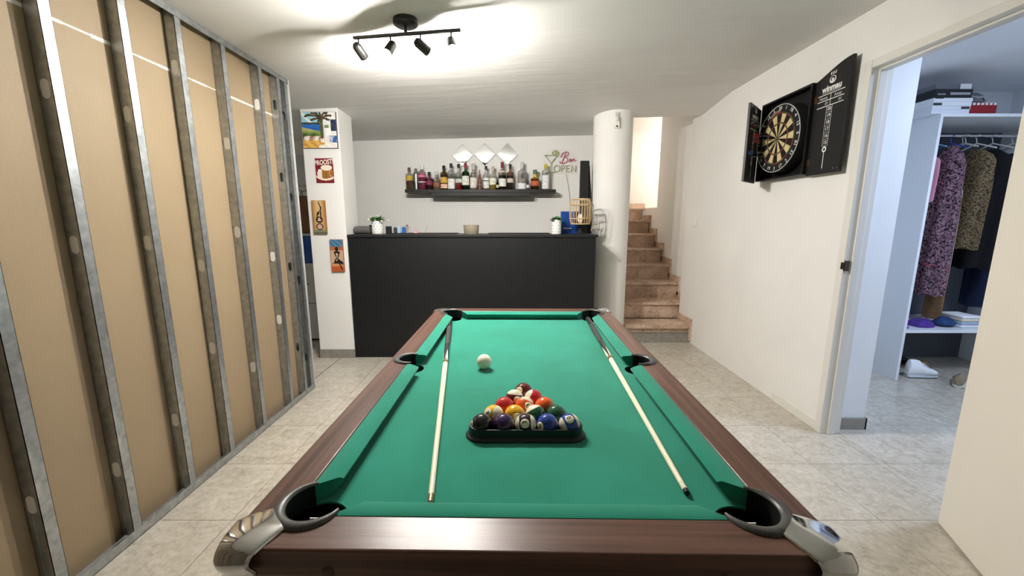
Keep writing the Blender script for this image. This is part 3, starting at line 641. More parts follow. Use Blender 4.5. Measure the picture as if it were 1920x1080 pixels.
# ------------------------------------------------------------------ pictures on the pillar
PR = print_mat('canvas_print')
def canvas(name, label, x0, x1, z0, z1, fn, nu, nv, side, tilt=0.0, thick=0.018, cat='picture'):
    w, h = x1-x0, z1-z0
    t = thing(name, label, cat, ((x0+x1)/2, 3.649, (z0+z1)/2)); t.rotation_euler = (0, tilt, 0)
    MB().box((-w/2, -thick, -h/2), (w/2, 0, h/2)).build('canvas_frame', side, t, 0.001)
    print_plane('print', w*0.985, h*0.985, fn, nu, nv, t, lambda x, z: (x, -thick-0.0008, z), PR); return t
PALM = [[(0.57, 0.83), (0.40, 0.90), (0.20, 0.92), (0.12, 0.88)], [(0.57, 0.83), (0.42, 0.82), (0.28, 0.78)], [(0.57, 0.83), (0.45, 0.96), (0.30, 0.97)], [(0.57, 0.83), (0.66, 0.97), (0.75, 0.98)], [(0.57, 0.83), (0.72, 0.90), (0.86, 0.90)], [(0.57, 0.83), (0.70, 0.82), (0.80, 0.78)], [(0.57, 0.83), (0.55, 0.97)], [(0.57, 0.83), (0.48, 0.74)]]
def beach(u, v):
    n = random.uniform(-0.05, 0.05)+0.04*math.sin(u*23+v*11+3*math.sin(v*9)); c = rgb('#9fd3e0')
    if v > 0.68: c = rgb('#a9dbe6') if (u+v) % 0.31 > 0.1 else rgb('#eaf3f0')
    if v < 0.72 and u < 0.55: c = rgb('#3b4a4e')
    if v < 0.66 and u < 0.55: c = rgb('#2f78c4') if v > 0.60+n else rgb('#1c5cb4')
    if u < 0.55 and v < 0.56-0.22*(u-0.1) : c = rgb('#b9b27a') if v > 0.47 else rgb('#7d9a4a')
    if u < 0.5 and v < 0.40: c = rgb('#6b7d3a') if n > 0 else rgb('#43602f')
    if v < 0.33: c = rgb('#efe8da') if (u < 0.55 and v > 0.22 and n > -0.01) else rgb('#8a4a34')
    if v < 0.21: c = rgb('#e0b25a') if n > -0.03 else rgb('#c98f42')
    if u > 0.64: c = rgb('#f4f2ee') if v > 0.36 else rgb('#e9e4de')
    if u > 0.84 and 0.48 < v < 0.80: c = rgb('#2a3550')
    if 0.66 < u < 0.79 and 0.56 < v < 0.64: c = rgb('#7a8f5c')
    if u > 0.78 and 0.16 < v < 0.34: c = rgb('#2b5aa0') if n > -0.02 else rgb('#e6e6ee')
    if 0.52 < u < 0.63 and 0.16 < v < 0.34: c = rgb('#f3efe6')
    if v < 0.14 and u > 0.45 and v < 0.14-(0.75-u)*0.3: c = rgb('#f0ebe4')
    if segd(u, v, (0.57, 0.30), (0.57, 0.83)) < 0.045: c = rgb('#4c5a34') if n > 0 else rgb('#6d5a3c')
    for P in PALM:
        for a, b in zip(P[:-1], P[1:]):
            if segd(u, v, a, b) < 0.022+abs(n)*0.25: c = rgb('#5a4632') if n > 0.01 else rgb('#3d3a28')
    return tuple(max(0, min(1, k+n*0.8)) for k in c)
canvas('beach_painting', 'colourful canvas of a palm tree, white house and blue sea', -1.835, -1.533, 1.935, 2.237, beach, 84, 84, M('canvas_side', '#5d6066', 0.7))
def proost(u, v):
    c = rgb('#7d1420')
    if 0.30 < u < 0.85 and 0.20 < v < 0.60: c = rgb('#a9742e') if (u*9) % 1 > 0.3 else rgb('#6f431c')
    if math.hypot((u-0.62)/0.32, (v-0.62)/0.12) < 1: c = rgb('#efe6d2')
    if math.hypot((u-0.86)/0.10, (v-0.40)/0.16) < 1 and math.hypot((u-0.86)/0.05, (v-0.40)/0.09) > 1: c = rgb('#c59a5c')
    if 0.08 < u < 0.36 and 0.18 < v < 0.50 and math.hypot((u-0.24)/0.16, (v-0.36)/0.18) < 1: c = rgb('#eadfd2')
    if math.hypot((u-0.24)/0.12, (v-0.50)/0.06) < 1: c = rgb('#efe6da')
    d = v-(0.13+0.45*(u-0.55)**2)
    if abs(d) < 0.045: c = rgb('#e9ddc9')
    return c
pc = canvas('beer_sign', 'red tin sign reading PROOST! above foaming beer mugs', -1.75, -1.592, 1.64, 1.852, proost, 40, 52, M('sign_red', '#6d1520', 0.5), thick=0.006, cat='sign')
tx = MB(); add_text(tx, 'PROOST!', 0.046, lambda x, y: (x*0.90, -0.0078, 0.070+y*1.25+0.09*x), bold=0.0012); tx.build('lettering', M('cream_ink', '#f1e8da', 0.6), pc)
def tribal1(u, v):
    t = abs(u-0.5)*2; c = tuple(a*(1-t**2)+b*t**2 for a, b in zip(rgb('#d9b983'), rgb('#a56a2c')))
    if v < 0.12: c = rgb('#7d8468') if v > 0.05 else rgb('#5c6048')
    dk = rgb('#1d1713'); r = math.hypot((u-0.5)/0.27, (v-0.22)/0.105)
    if r < 1: c = dk if r > 0.72 else rgb('#cfa994')
    r = math.hypot((u-0.5)/0.27, (v-0.43)/0.10)
    if r < 1: c = dk if r > 0.62 or v < 0.39 else rgb('#d8b7a2')
    if math.hypot((u-0.44)/0.10, (v-0.62)/0.045) < 1: c = dk
    for a, b, w in (((0.36, 0.45), (0.36, 0.58), 0.035), ((0.62, 0.48), (0.66, 0.80), 0.05), ((0.66, 0.80), (0.52, 0.95), 0.03), ((0.44, 0.62), (0.60, 0.72), 0.025)):
        if segd(u, v*1.0, a, b) < w: c = dk
    if segd(u, v, (0.56, 0.52), (0.60, 0.78)) < 0.02: c = rgb('#b99072')
    return c
canvas('tribal_canvas', 'tall ochre canvas with black looping figure on stacked rings', -1.806, -1.687, 1.185, 1.486, tribal1, 32, 72, M('canvas_ochre', '#8f6a3c', 0.7))
def tribal2(u, v):
    c = rgb('#3f6c8c') if v > 0.78 else rgb('#c9a487')
    if 0.66 < v <= 0.78: c = rgb('#b0613c')
    if v < 0.26: c = rgb('#b4582c') if v < 0.16 else rgb('#c98f62')
    if v > 0.78 and math.sin(u*14+v*40) > 0.5: c = rgb('#5e8aa3')
    dk = rgb('#17120f')
    if math.hypot((u-0.5)/0.13, (v-0.71)/0.075) < 1: c = dk
    for a, b, w in (((0.30, 0.60), (0.70, 0.60), 0.035), ((0.30, 0.60), (0.48, 0.45), 0.035), ((0.70, 0.60), (0.54, 0.42), 0.04), ((0.5, 0.42), (0.30, 0.30), 0.05), ((0.30, 0.30), (0.60, 0.30), 0.05), ((0.55, 0.36), (0.92, 0.26), 0.05), ((0.55, 0.36), (0.85, 0.08), 0.04), ((0.12, 0.26), (0.95, 0.255), 0.012)):
        if segd(u, v, a, b) < w: c = dk
    if segd(u, v, (0.46, 0.56), (0.50, 0.46)) < 0.03 or segd(u, v, (0.42, 0.34), (0.5, 0.38)) < 0.022: c = rgb('#cbb4a4')
    return c
canvas('tribal_canvas', 'tall canvas of a black seated figure under blue sky beside the bar', -1.669, -1.553, 0.84, 1.137, tribal2, 32, 72, M('canvas_rust', '#8d5a3c', 0.7))

# ------------------------------------------------------------------ motion sensor on the column
ms = thing('motion_sensor', 'white motion sensor mounted high on the round column', 'sensor', (1.02, 4.2, 2.255), math.radians(-4))
MB().box((-0.026, -0.222, -0.075), (0.026, -0.188, 0.03)).build('housing', WHITE, ms, 0.008)
MB().lathe([(0.022, 0.0), (0.022, 0.04)], (0, -0.212, -0.015), 16).build('lens', M('sensor_lens', '#d9d9d6', 0.3), ms)
MB().box((-0.016, -0.214, 0.03), (0.016, -0.185, 0.07)).build('bracket', M('sensor_grey', '#c9c9c6', 0.4), ms, 0.004)
MB().box((-0.009, -0.2235, -0.066), (0.009, -0.2215, -0.052)).build('window', BLACKM, ms)

# ------------------------------------------------------------------ track lamp
def fixture():
    cz = zc(-0.545, 2.22)
    t = thing('track_lamp', 'dark ceiling bar lamp with four adjustable spotlight heads', 'ceiling lamp', (-0.545, 2.217, cz), math.radians(-8.7))
    DM = M('lamp_dark_metal', '#3b3a38', 0.4, 0.6)
    MB().lathe([(0, -0.03), (0.05, -0.03), (0.062, -0.022), (0.062, 0.004), (0, 0.004)], n=32).build('canopy', DM, t)
    MB().cyl((0, 0, -0.03), (0, 0, -0.062), 0.008).build('stem', DM, t)
    MB().box((-0.29, -0.008, -0.074), (0.29, 0.008, -0.060)).build('bar', DM, t, 0.002)
    BULB = M('lamp_bulb_glow', '#fffaf3', 0.4, emit=SPOT_E)
    # aim (horizontal angle in local frame, degrees below the horizon)
    for x, az, el in ((-0.262, 84, 26), (-0.085, -112, 53), (0.078, 56, 22), (0.240, -62, 53)):
        d = Vector((math.cos(math.radians(az))*math.cos(math.radians(el)), math.sin(math.radians(az))*math.cos(math.radians(el)), -math.sin(math.radians(el))))
        h = bpy.data.objects.new('spot_head', None)
        top = Vector((x, 0, -0.074)); piv = top+Vector((0, 0, -0.05))
        q = d.to_track_quat('Z', 'Y').to_matrix().to_4x4(); M4 = Matrix.Translation(piv) @ q
        hm = MB().lathe([(0.0, -0.034), (0.016, -0.032), (0.023, -0.02), (0.024, 0.048), (0.022, 0.048), (0.021, 0.026), (0, 0.026)], n=24, M4=M4).build('spot_head', DM, t)
        MB().cyl(top, piv, 0.0045, n=8).build('arm', DM, hm)
        MB().lathe([(0.019, 0.030), (0.019, 0.0468), (0.014, 0.052), (0.0, 0.054)], n=20, M4=M4).build('bulb', BULB, hm)
    return t
fixture()

# ------------------------------------------------------------------ pool table
ZT, ZB = 0.79, 0.750
TW, TL = 1.014, 1.764
pt = thing('pool_table', 'dark brown wood pool table with green cloth and chrome corners', 'pool table', (0.0455, 1.428, 0), -0.0153)
HW, HL = TW/2, TL/2
RWD, CWD = 0.076, 0.046      # wood width, cushion width
PC, PR_ = 0.107, 0.053       # corner pocket centre offset and radius
PM, PMR = 0.078, 0.046       # middle pocket
TH = 0.052
def short_rail(sy):
    a = math.degrees(math.asin((RWD-PC)/PR_))
    L = arc(PC, PC, PR_, 225, 360+a, 12)
    pts = [(-HW, -HL)] + [(-HW+x, -HL+y) for x, y in L] + [(HW-x, -HL+y) for x, y in reversed(L)] + [(HW, -HL)]
    if sy > 0: pts = [(x, -y) for x, y in pts]
    return MB().prism(pts, ZT-TH, ZT).build('end_rail', WOODX, pt, 0.004, 3)
def long_rail(sx):
    a = math.degrees(math.asin((RWD-PC)/PR_))
    L = [(y, x) for x, y in arc(PC, PC, PR_, 225, 360+a, 12)]
    b = math.degrees(math.acos((RWD-PM)/PMR))
    mid = [(-HW+x, y) for x, y in arc(PM, 0, PMR, 360-b, b, 16)]
    pts = [(-HW, -HL)] + [(-HW+x, -HL+y) for x, y in L] + [(x, y) for x, y in mid] + [(-HW+x, HL-y) for x, y in reversed(L)] + [(-HW, HL)]
    # middle arc must run the far side of the circle
    m2 = [(-HW+x, y) for x, y in arc(PM, 0, PMR, 360-b, 180+0, 10)] + [(-HW+x, y) for x, y in arc(PM, 0, PMR, 180, b, 10)][1:]
    pts = [(-HW, -HL)] + [(-HW+x, -HL+y) for x, y in L] + m2 + [(-HW+x, HL-y) for x, y in reversed(L)] + [(-HW, HL)]
    if sx > 0: pts = [(-x, y) for x, y in pts]
    return MB().prism(pts, ZT-TH, ZT).build('side_rail', WOODY, pt, 0.004, 3)
for s in (-1, 1): short_rail(s); long_rail(s)
# bed cloth
bp_ = []
XI, YI = HW-RWD-0.001, HL-RWD-0.001
def corner_cut(sx, sy):
    cx, cy = sx*(HW-PC), sy*(HL-PC)
    ax = math.degrees(math.asin(min(1, (YI-(HL-PC))/PR_)))
    # arc from the end-rail line, round the inside of the pocket, to the side-rail line
    a0 = math.radians(180-ax) ; a1 = math.radians(270+ax)
    return [(cx + sx*PR_*math.cos(a0+(a1-a0)*i/12), cy + sy*PR_*math.sin(a0+(a1-a0)*i/12)) for i in range(13)]
b = math.degrees(math.acos(min(1, (XI-(HW-PM))/PMR)))
def mid_cut(sx):
    a0, a1 = math.radians(b), math.radians(360-b)
    return [(sx*(HW-PM+PMR*math.cos(a0+(a1-a0)*i/14)), PMR*math.sin(a0+(a1-a0)*i/14)) for i in range(15)]
poly = corner_cut(-1, -1)[::-1] + corner_cut(1, -1) + mid_cut(1)[::-1] + corner_cut(1, 1)[::-1] + corner_cut(-1, 1) + mid_cut(-1)
MB().prism(poly, ZB-0.02, ZB).build('bed_cloth', FELT, pt)
def cushion(kind, s, half=None):
    """cushion along x (end) or along y (side): outer edge on the wood, nose inside, ends cut back at the pockets"""
    if kind == 'end': o0, o1 = -(HW-PC-0.048), HW-PC-0.048; n0, n1 = o0+0.036, o1-0.036
    else:
        o0, o1 = 0.047, HL-PC-0.048; n0, n1 = o0+0.014, o1-0.036
        if half < 0: o0, o1, n0, n1 = -o1, -o0, -n1, -n0
    lim = HL if kind == 'end' else HW
    sec = [(RWD+0.0005, ZT-0.001, 0), (RWD+0.006, ZT+0.0005, 0.05), (RWD+CWD*0.8, ZT-0.005, 0.9), (RWD+CWD, ZT-0.009, 1), (RWD+CWD-0.001, ZT-0.015, 1), (RWD+CWD*0.55, ZB+0.0006, 0.9), (RWD+0.0005, ZB+0.0006, 0)]
    vs = []
    for e in (0, 1):
        for d, z, t in sec:
            a = (o0+(n0-o0)*t) if e == 0 else (o1+(n1-o1)*t); w = s*(lim-d)
            vs.append((a, w, z) if kind == 'end' else (w, a, z))
    n = len(sec)
    MB().add(vs, [tuple(range(n)), tuple(range(2*n-1, n-1, -1))] + [(i, (i+1) % n, n+(i+1) % n, n+i) for i in range(n)]).build('cushion', FELT, pt, sharp=50)
for s in (-1, 1):
    cushion('end', s); cushion('side', s, -1); cushion('side', s, 1)
LINER = M('pocket_liner', '#060606', 0.6)
def pocket(cx, cy, r, a0, a1, sx, sy, sticker=False):
    p = MB().lathe([(r+0.004, ZB-0.004), (r+0.004, ZB-0.07), (r*0.85, ZB-0.10), (0, ZB-0.104), (0, ZB-0.10), (r*0.8, ZB-0.095), (r-0.001, ZB-0.068), (r-0.001, ZB-0.004)], (cx, cy, 0), 28).build('pocket_cup', LINER, pt)
    # inner wall facing the cup above the bed, against the wood
    w = MB(); A = [math.radians(a0+(a1-a0)*i/20) for i in range(21)]
    vs = []
    for t in A: vs += [(cx+(r-0.0015)*math.cos(t), cy+(r-0.0015)*math.sin(t), z) for z in (ZB-0.01, ZT+0.002)]
    w.add(vs, [(2*i, 2*i+1, 2*i+3, 2*i+2) for i in range(20)]); w.build('pocket_wall', LINER, pt)
    # raised horseshoe rim
    mb = MB(); n = 28; k = 8; vs = []
    for i in range(n+1):
        u = i/n; t = math.radians(a0-8+(a1-a0+16)*u); wd = 0.0115*(0.28+0.72*math.sin(PI*u)**0.8); hgt = 0.0062*(0.6+0.4*min(1, math.sin(PI*u)*2))
        rc = r-0.001+wd*0.85
        for j in range(k):
            f = 2*PI*j/k; rr = rc+wd*math.cos(f); z = ZT+0.002+hgt*math.sin(f) if math.sin(f) > 0 else ZT+0.001
            vs.append((cx+rr*math.cos(t), cy+rr*math.sin(t), z))
    fs = [(i*k+j, i*k+(j+1) % k, (i+1)*k+(j+1) % k, (i+1)*k+j) for i in range(n) for j in range(k)] + [tuple(range(k)), tuple(n*k+j for j in range(k))]
    mb.add(vs, fs); mb.build('pocket_rim', GREYPL, pt, sharp=50)
    if sticker:
        t = math.radians(sticker); x, y = cx+(r-0.004)*math.cos(t), cy+(r-0.004)*math.sin(t)
        MB().box((x-0.008, y-0.002, ZT-0.012), (x+0.008, y, ZT+0.006)).build('sticker', WHITE, pt)
def ang(sx, sy, a): # mirror angle
    v = (math.cos(math.radians(a))*(-sx), math.sin(math.radians(a))*(-sy)); return math.degrees(math.atan2(v[1], v[0]))
for sx in (-1, 1):
    for sy in (-1, 1):
        m = 225 if (sx, sy) == (-1, -1) else 315 if (sx, sy) == (1, -1) else 45 if (sx, sy) == (1, 1) else 135
        pocket(sx*(HW-PC), sy*(HL-PC), PR_, m-106, m+106, sx, sy, (295 if sx < 0 else 245) if sy < 0 else False)
pocket(-(HW-PM), 0, PMR, 84, 276, -1, 0); pocket(HW-PM, 0, PMR, -96, 96, 1, 0)
# chrome corner castings
def chrome(sx, sy):
    L = 0.074; o = 0.010; k = 0.34; nu, nv = 16, 26
    def plan(u, off):
        q = math.sqrt(u*u+k*k); return ((q+u)/2*L-off, (q-u)/2*L-off)
    def fn(a, b):
        u = (a-0.5)*2; v = b
        d0 = 0.098; w0 = 0.030
        sx_, sy_ = d0/math.sqrt(2)+u*w0/math.sqrt(2)*1.0, d0/math.sqrt(2)-u*w0/math.sqrt(2)
        sx_ = 0.0693-0.004*(1-u*u)+u*w0*0.71; sy_ = 0.0693-0.004*(1-u*u)-u*w0*0.71
        if v < 0.6:
            t = v/0.6; e = t*t*(3-2*t)*0.9+t*0.1; px, py = plan(u, o*t)
            x = sx_*(1-e)+px*e; y = sy_*(1-e)+py*e; z = ZT+0.004+0.004*math.sin(PI*t)*(1-u*u)-0.006*t**4
            if abs(u) > 0.9: z -= 0.003
        else:
            t = (v-0.6)/0.4; px, py = plan(u, o+0.006*math.sin(PI*min(1, t*1.2))); x, y = px, py; z = ZT-0.002-0.052*t+0.004*(1-t)*0
            if abs(u) > 0.2: z += 0.018*t*(abs(u)-0.2)
        return (sx*(HW-x), sy*(HL-y), z)
    ob = MB().grid(nu, nv, fn).build('corner_casting', CHROME, pt, sharp=80); m = ob.modifiers.new('solid', 'SOLIDIFY'); m.thickness = 0.0035; m.offset = 0
for sx in (-1, 1):
    for sy in (-1, 1): chrome(sx, sy)
# apron, cabinet, legs
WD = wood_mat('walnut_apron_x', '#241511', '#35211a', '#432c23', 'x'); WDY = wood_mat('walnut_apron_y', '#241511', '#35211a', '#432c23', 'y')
i0 = 0.012
for s in (-1, 1):
    MB().prism([(-HW+i0, ZT-TH), (HW-i0, ZT-TH), (HW-i0-0.04, 0.55), (-HW+i0+0.04, 0.55)], HL-i0-0.025, HL-i0, fn=lambda a, b2, c, s=s: (a, s*c, b2)).build('end_apron', WD, pt, 0.002)
    MB().prism([(-HL+i0+0.026, ZT-TH), (HL-i0-0.026, ZT-TH), (HL-i0-0.066, 0.55), (-HL+i0+0.066, 0.55)], HW-i0-0.025, HW-i0, fn=lambda a, b2, c, s=s: (s*c, a, b2)).build('side_apron', WDY, pt, 0.002)
for x in (-0.33, 0.31): MB().lathe([(0.0, 0.004), (0.008, 0.003), (0.010, 0)], n=16, M4=Matrix.Translation((x, -HL-0.0005, ZT-0.041)) @ Matrix.Rotation(PI/2, 4, 'X')).build('screw_cap', M('brown_cap', '#4a352c', 0.4), pt)
MB().box((-HW+0.05, -HL+0.05, 0.50), (HW-0.05, HL-0.05, 0.62)).build('cabinet', WD, pt, 0.004)
for sx in (-1, 1):
    for sy in (-1, 1):
        x, y = sx*(HW-0.13), sy*(HL-0.17); a, c = 0.065, 0.045
        MB().add([(x-c, y-c, 0.02), (x+c, y-c, 0.02), (x+c, y+c, 0.02), (x-c, y+c, 0.02), (x-a, y-a, 0.50), (x+a, y-a, 0.50), (x+a, y+a, 0.50), (x-a, y+a, 0.50)],
                 [(3,2,1,0), (4,5,6,7), (0,1,5,4), (1,2,6,5), (2,3,7,6), (3,0,4,7)]).build('leg', WD, pt, 0.004)
        MB().cyl((x, y, 0), (x, y, 0.02), 0.03).build('levelling_foot', BLACKM, pt)

# ------------------------------------------------------------------ balls
BR = 0.0286
BC = {1: '#e0ac17', 2: '#17398e', 3: '#b81d22', 4: '#33184a', 5: '#d9591c', 6: '#125236', 7: '#5f1418', 8: '#101012'}
for k in range(9, 16): BC[k] = BC[k-8]
BC[12] = '#2a1426'; BC[15] = '#5f1418'
NAMES = {1: 'solid yellow', 2: 'solid blue', 3: 'solid red', 4: 'solid purple', 5: 'solid orange', 6: 'solid green', 7: 'solid maroon', 8: 'solid black', 9: 'yellow striped', 10: 'blue striped', 11: 'red striped', 12: 'dark purple striped', 13: 'orange striped', 14: 'green striped', 15: 'maroon striped'}
def ball_mesh(r, stripe):
    mb = MB(); nu, nv = 36, 24
    lat = [-90, -78, -66, -55, -45, -38, -31.5, -31.4, -24, -12, 0, 12, 24, 31.4, 31.5, 38, 45, 55, 66, 78, 90]
    for j in range(len(lat)-1):
        p = [(r*math.cos(math.radians(a)), r*math.sin(math.radians(a))) for a in (lat[j], lat[j+1])]
        mi = 0 if (not stripe or abs((lat[j]+lat[j+1])/2) < 31.45) else 1
        vs = []; 
        for rr, z in p:
            for i in range(nu): vs.append((rr*math.cos(2*PI*i/nu), rr*math.sin(2*PI*i/nu), z))
        mb.add(vs, [(i, (i+1) % nu, nu+(i+1) % nu, nu+i) for i in range(nu)], mi)
    me = mb.mesh('ball', [])
    return mb
def ball(num, x, y, axis, face, roll=0.0, label=None):
    """axis: stripe pole direction, face: direction the number looks"""
    stripe = num > 8
    F = Vector(face).normalized(); A = Vector(axis); A = (A-F*A.dot(F)).normalized(); B = A.cross(F)
    R = Matrix((F, B, A)).transposed().to_4x4()   # local x = number direction, local z = stripe pole
    t = thing('billiard_ball', label or NAMES[num]+' billiard ball in the black triangle', 'billiard ball', (x, y, ZB), 0, 'racked billiard balls')
    mb = ball_mesh(BR, stripe); bm_ = M('ball_'+str(num), BC[num], 0.06, coat=0.6)
    o = mb.build('ball', [bm_, IVORY], t, sharp=180); me = o.data
    bm = bmesh.new(); bm.from_mesh(me); bmesh.ops.remove_doubles(bm, verts=bm.verts, dist=1e-5); bm.to_mesh(me); bm.free()
    o.matrix_local = Matrix.Translation((0, 0, BR)) @ R
    sp_ = MB(); sp_.lathe([( (BR+0.00012)*math.sin(math.radians(a)), (BR+0.00012)*math.cos(math.radians(a))) for a in (0.01, 5, 10, 15, 20, 24)], n=24, M4=Matrix.Rotation(PI/2, 4, 'Y'))
    so = sp_.build('number_spot', IVORY, o, sharp=180)
    tx = MB(); cr, sr = math.cos(roll), math.sin(roll)
    def mp(px, py):
        px, py = px*cr-py*sr, px*sr+py*cr; v = Vector((BR, px, py)).normalized()*(BR+0.00025); return tuple(v)
    add_text(tx, str(num), 0.0165, mp, bold=0.0004); tx.build('number', BLACKG, o, sharp=180)
    return t
CAMD = Vector((0, -0.9, 0.55))
RX, RY, DX = 0.036, 0.966, 0.0578
dy = DX*math.sqrt(3)/2
rows = [[(8, (0, 0, 1), (-1, -0.25, 0.1), 0), (4, (0, 0, 1), (0.2, 0.9, -0.2), 0), (12, (1, -0.05, 0.1), (-0.12, -1, 0.65), PI), (2, (0, 0, 1), (-0.85, -0.7, 0.15), 0), (10, (0.9, 0.2, 0.3), (-0.1, -0.62, 1), PI)],
        [(9, (0.85, -0.45, 0.25), (-0.9, -0.9, 0.9), 0), (1, (0, 0, 1), (0.28, -1, 0.25), 0.2), (14, (0.85, -0.35, 0.5), (-0.6, 0.2, -0.5), 0), (6, (0, 0, 1), (0.6, 0.7, -0.4), 0)],
        [(3, (0, 0, 1), (0.5, 0.8, -0.2), 0), (13, (0.1, 1, 0.3), (0.5, -1, 0.55), PI*0.9), (5, (0, 0, 1), (-0.4, 0.8, -0.4), 0)],
        [(15, (0.3, -0.3, 1), (0.35, -1, 0.3), 0), (11, (1, -0.3, 0.3), (-0.4, 0.3, -0.9), 0)],
        [(7, (0, 0, 1), (-0.62, -0.8, 0.55), 0)]]
rack_c = []
for r, row in enumerate(rows):
    for i, (num, ax, fc, rl) in enumerate(row):
        x = RX+(i-(len(row)-1)/2)*DX; y = RY+r*dy; rack_c.append((x, y)); ball(num, x, y, ax, fc, rl)
cb_ = thing('cue_ball', 'plain ivory white cue ball alone on the green cloth', 'cue ball', (-0.106, 1.435, ZB))
MB().lathe([(BR*math.sin(PI*i/24), BR-BR*math.cos(PI*i/24)) for i in range(25)], n=36).build('ball', IVORY, cb_, sharp=180)
# triangle
rk = thing('triangle_rack', 'black plastic triangle rack around the billiard balls', 'rack', (RX, RY+dy*2*2/3, ZB))
def tri(off, n=6):
    """rounded triangle around ball centres, outset by off, in rack-local plan"""
    cs = [(-2*DX, -dy*4/3), (2*DX, -dy*4/3), (0, dy*8/3)]
    pts = []
    for (cx, cy), a0 in zip(cs, (150, 270, 30)): pts += arc(cx, cy, off, a0, a0+120, n)
    return pts
p0, p1, p2, p3 = tri(BR+0.0006), tri(BR+0.0055), tri(BR+0.014), tri(BR+0.004)
mb = MB(); n = len(p0)
rings = [(p0, 0.0005), (p0, 0.031), (p1, 0.031), (p1, 0.010), (p2, 0.0045), (p2, 0.0005)]
vs = [(x, y, z) for P, z in rings for x, y in P]
mb.add(vs, [(k*n+i, k*n+(i+1) % n, ((k+1) % 6)*n+(i+1) % n, ((k+1) % 6)*n+i) for k in range(6) for i in range(n)]); mb.build('frame', M('rack_plastic', '#0d0d0e', 0.42), rk, 0.0012)
# cues
MAPLE = M('maple', '#ede4c8', 0.3, coat=0.3); BUTT = M('cue_butt_dark', '#2b2826', 0.25, vary=0.3, vscale=40, coat=0.4); WRAP = M('cue_wrap', '#3c3a38', 0.5)
def cue(label, tip, butt, tipcol):
    t = thing('billiard_cue', label, 'billiard cue', (tip[0], tip[1], ZB)); a = Vector((0, 0, 0.0073)); d = Vector((butt[0]-tip[0], butt[1]-tip[1], 0)); L = d.length
    b = Vector((d.x, d.y, 0.0152)); ax = (b-a).normalized()
    rot = ax.to_track_quat('Z', 'Y').to_matrix().to_4x4(); M4 = Matrix.Translation(a) @ rot
    rad = lambda s: 0.0060+(0.0145-0.0060)*(s/L)**1.15
    def seg(name, s0, s1, mat, e=0.0, n=8):
        MB().lathe([(rad(s0+(s1-s0)*i/n)+e, s0+(s1-s0)*i/n) for i in range(n+1)], n=20, M4=M4).build(name, mat, t)
    seg('tip', 0, 0.010, tipcol, -0.0004, 2); seg('ferrule', 0.010, 0.032, M('ferrule_bronze', '#8d7a55', 0.4, 0.6) if tipcol is not BLACKM else IVORY, 0.0, 2); seg('shaft', 0.032, 0.775, MAPLE); seg('joint_collar', 0.775, 0.792, BRASS, 0.0004, 2)
    seg('forearm', 0.792, 1.0, BUTT); seg('wrap', 1.0, 1.28, WRAP, 0.0001); seg('butt_sleeve', 1.28, L-0.02, BUTT); seg('bumper', L-0.02, L, BLACKM, -0.0006, 2)
    pm = MB()
    for q in range(4):
        an = q*PI/2+0.4; vs = []
        for i in range(9):
            s = 0.793+0.13*i/8; w = 0.62*(1-i/8)
            for sg in (-1, 0, 1): vs.append(M4 @ Vector(((rad(s)+0.00025)*math.cos(an+sg*w), (rad(s)+0.00025)*math.sin(an+sg*w), s)))
        pm.add(vs, [(i*3+j, i*3+j+1, i*3+j+4, i*3+j+3) for i in range(8) for j in range(2)])
    pm.build('inlay_points', MAPLE, t)
    return t
cue('pale maple pool cue with brass ferrule lying beside the cue ball', (-0.161, 0.690), (-0.342, 2.115), M('blue_chalk_tip', '#3c3a38', 0.8))
cue('pale maple pool cue with black tip lying along the closet side cushion', (0.360, 0.728), (0.425, 2.150), BLACKM)

# ------------------------------------------------------------------ dartboard cabinet on the right wall
# local frame: x = out of the wall into the room, y = along the wall towards the camera, z = up
dc = thing('dartboard_cabinet', 'black dartboard cabinet with opened doors and printed white scoreboard', 'dartboard cabinet', (1.93, 3.125, 1.60))
dc.rotation_euler = (0, 0, PI)
# after the half turn: local +x -> room (-x), local +y -> towards camera (-y)
CWID, CHGT, CDEP = 0.50, 0.55, 0.065
CABP = M('cabinet_black', '#131315', 0.45, vary=0.15, vscale=20)
MB().box((0.001, 0, 0), (0.008, CWID, CHGT)).build('back_panel', CABP, dc)
MB().box((0.008, 0, 0), (CDEP, 0.012, CHGT)).build('side_board', CABP, dc); MB().box((0.008, CWID-0.012, 0), (CDEP, CWID, CHGT)).build('side_board', CABP, dc)
MB().box((0.008, 0.012, 0), (CDEP, CWID-0.012, 0.012)).build('bottom_board', CABP, dc); MB().box((0.008, 0.012, CHGT-0.012), (CDEP, CWID-0.012, CHGT)).build('top_board', CABP, dc)
DWD = 0.262
def outline(w, h0, h1, n=14):
    """door: hinge at 0 with height h0, free edge at w with height h1, s-curved top"""
    return [(0, -0.012), (w, -0.012)] + [(w*(1-i/n), h0+(h1-h0)*(0.35*(0.5+0.5*math.cos(PI*i/n))+0.65*math.cos(PI*i/n/2))) for i in range(n+1)]
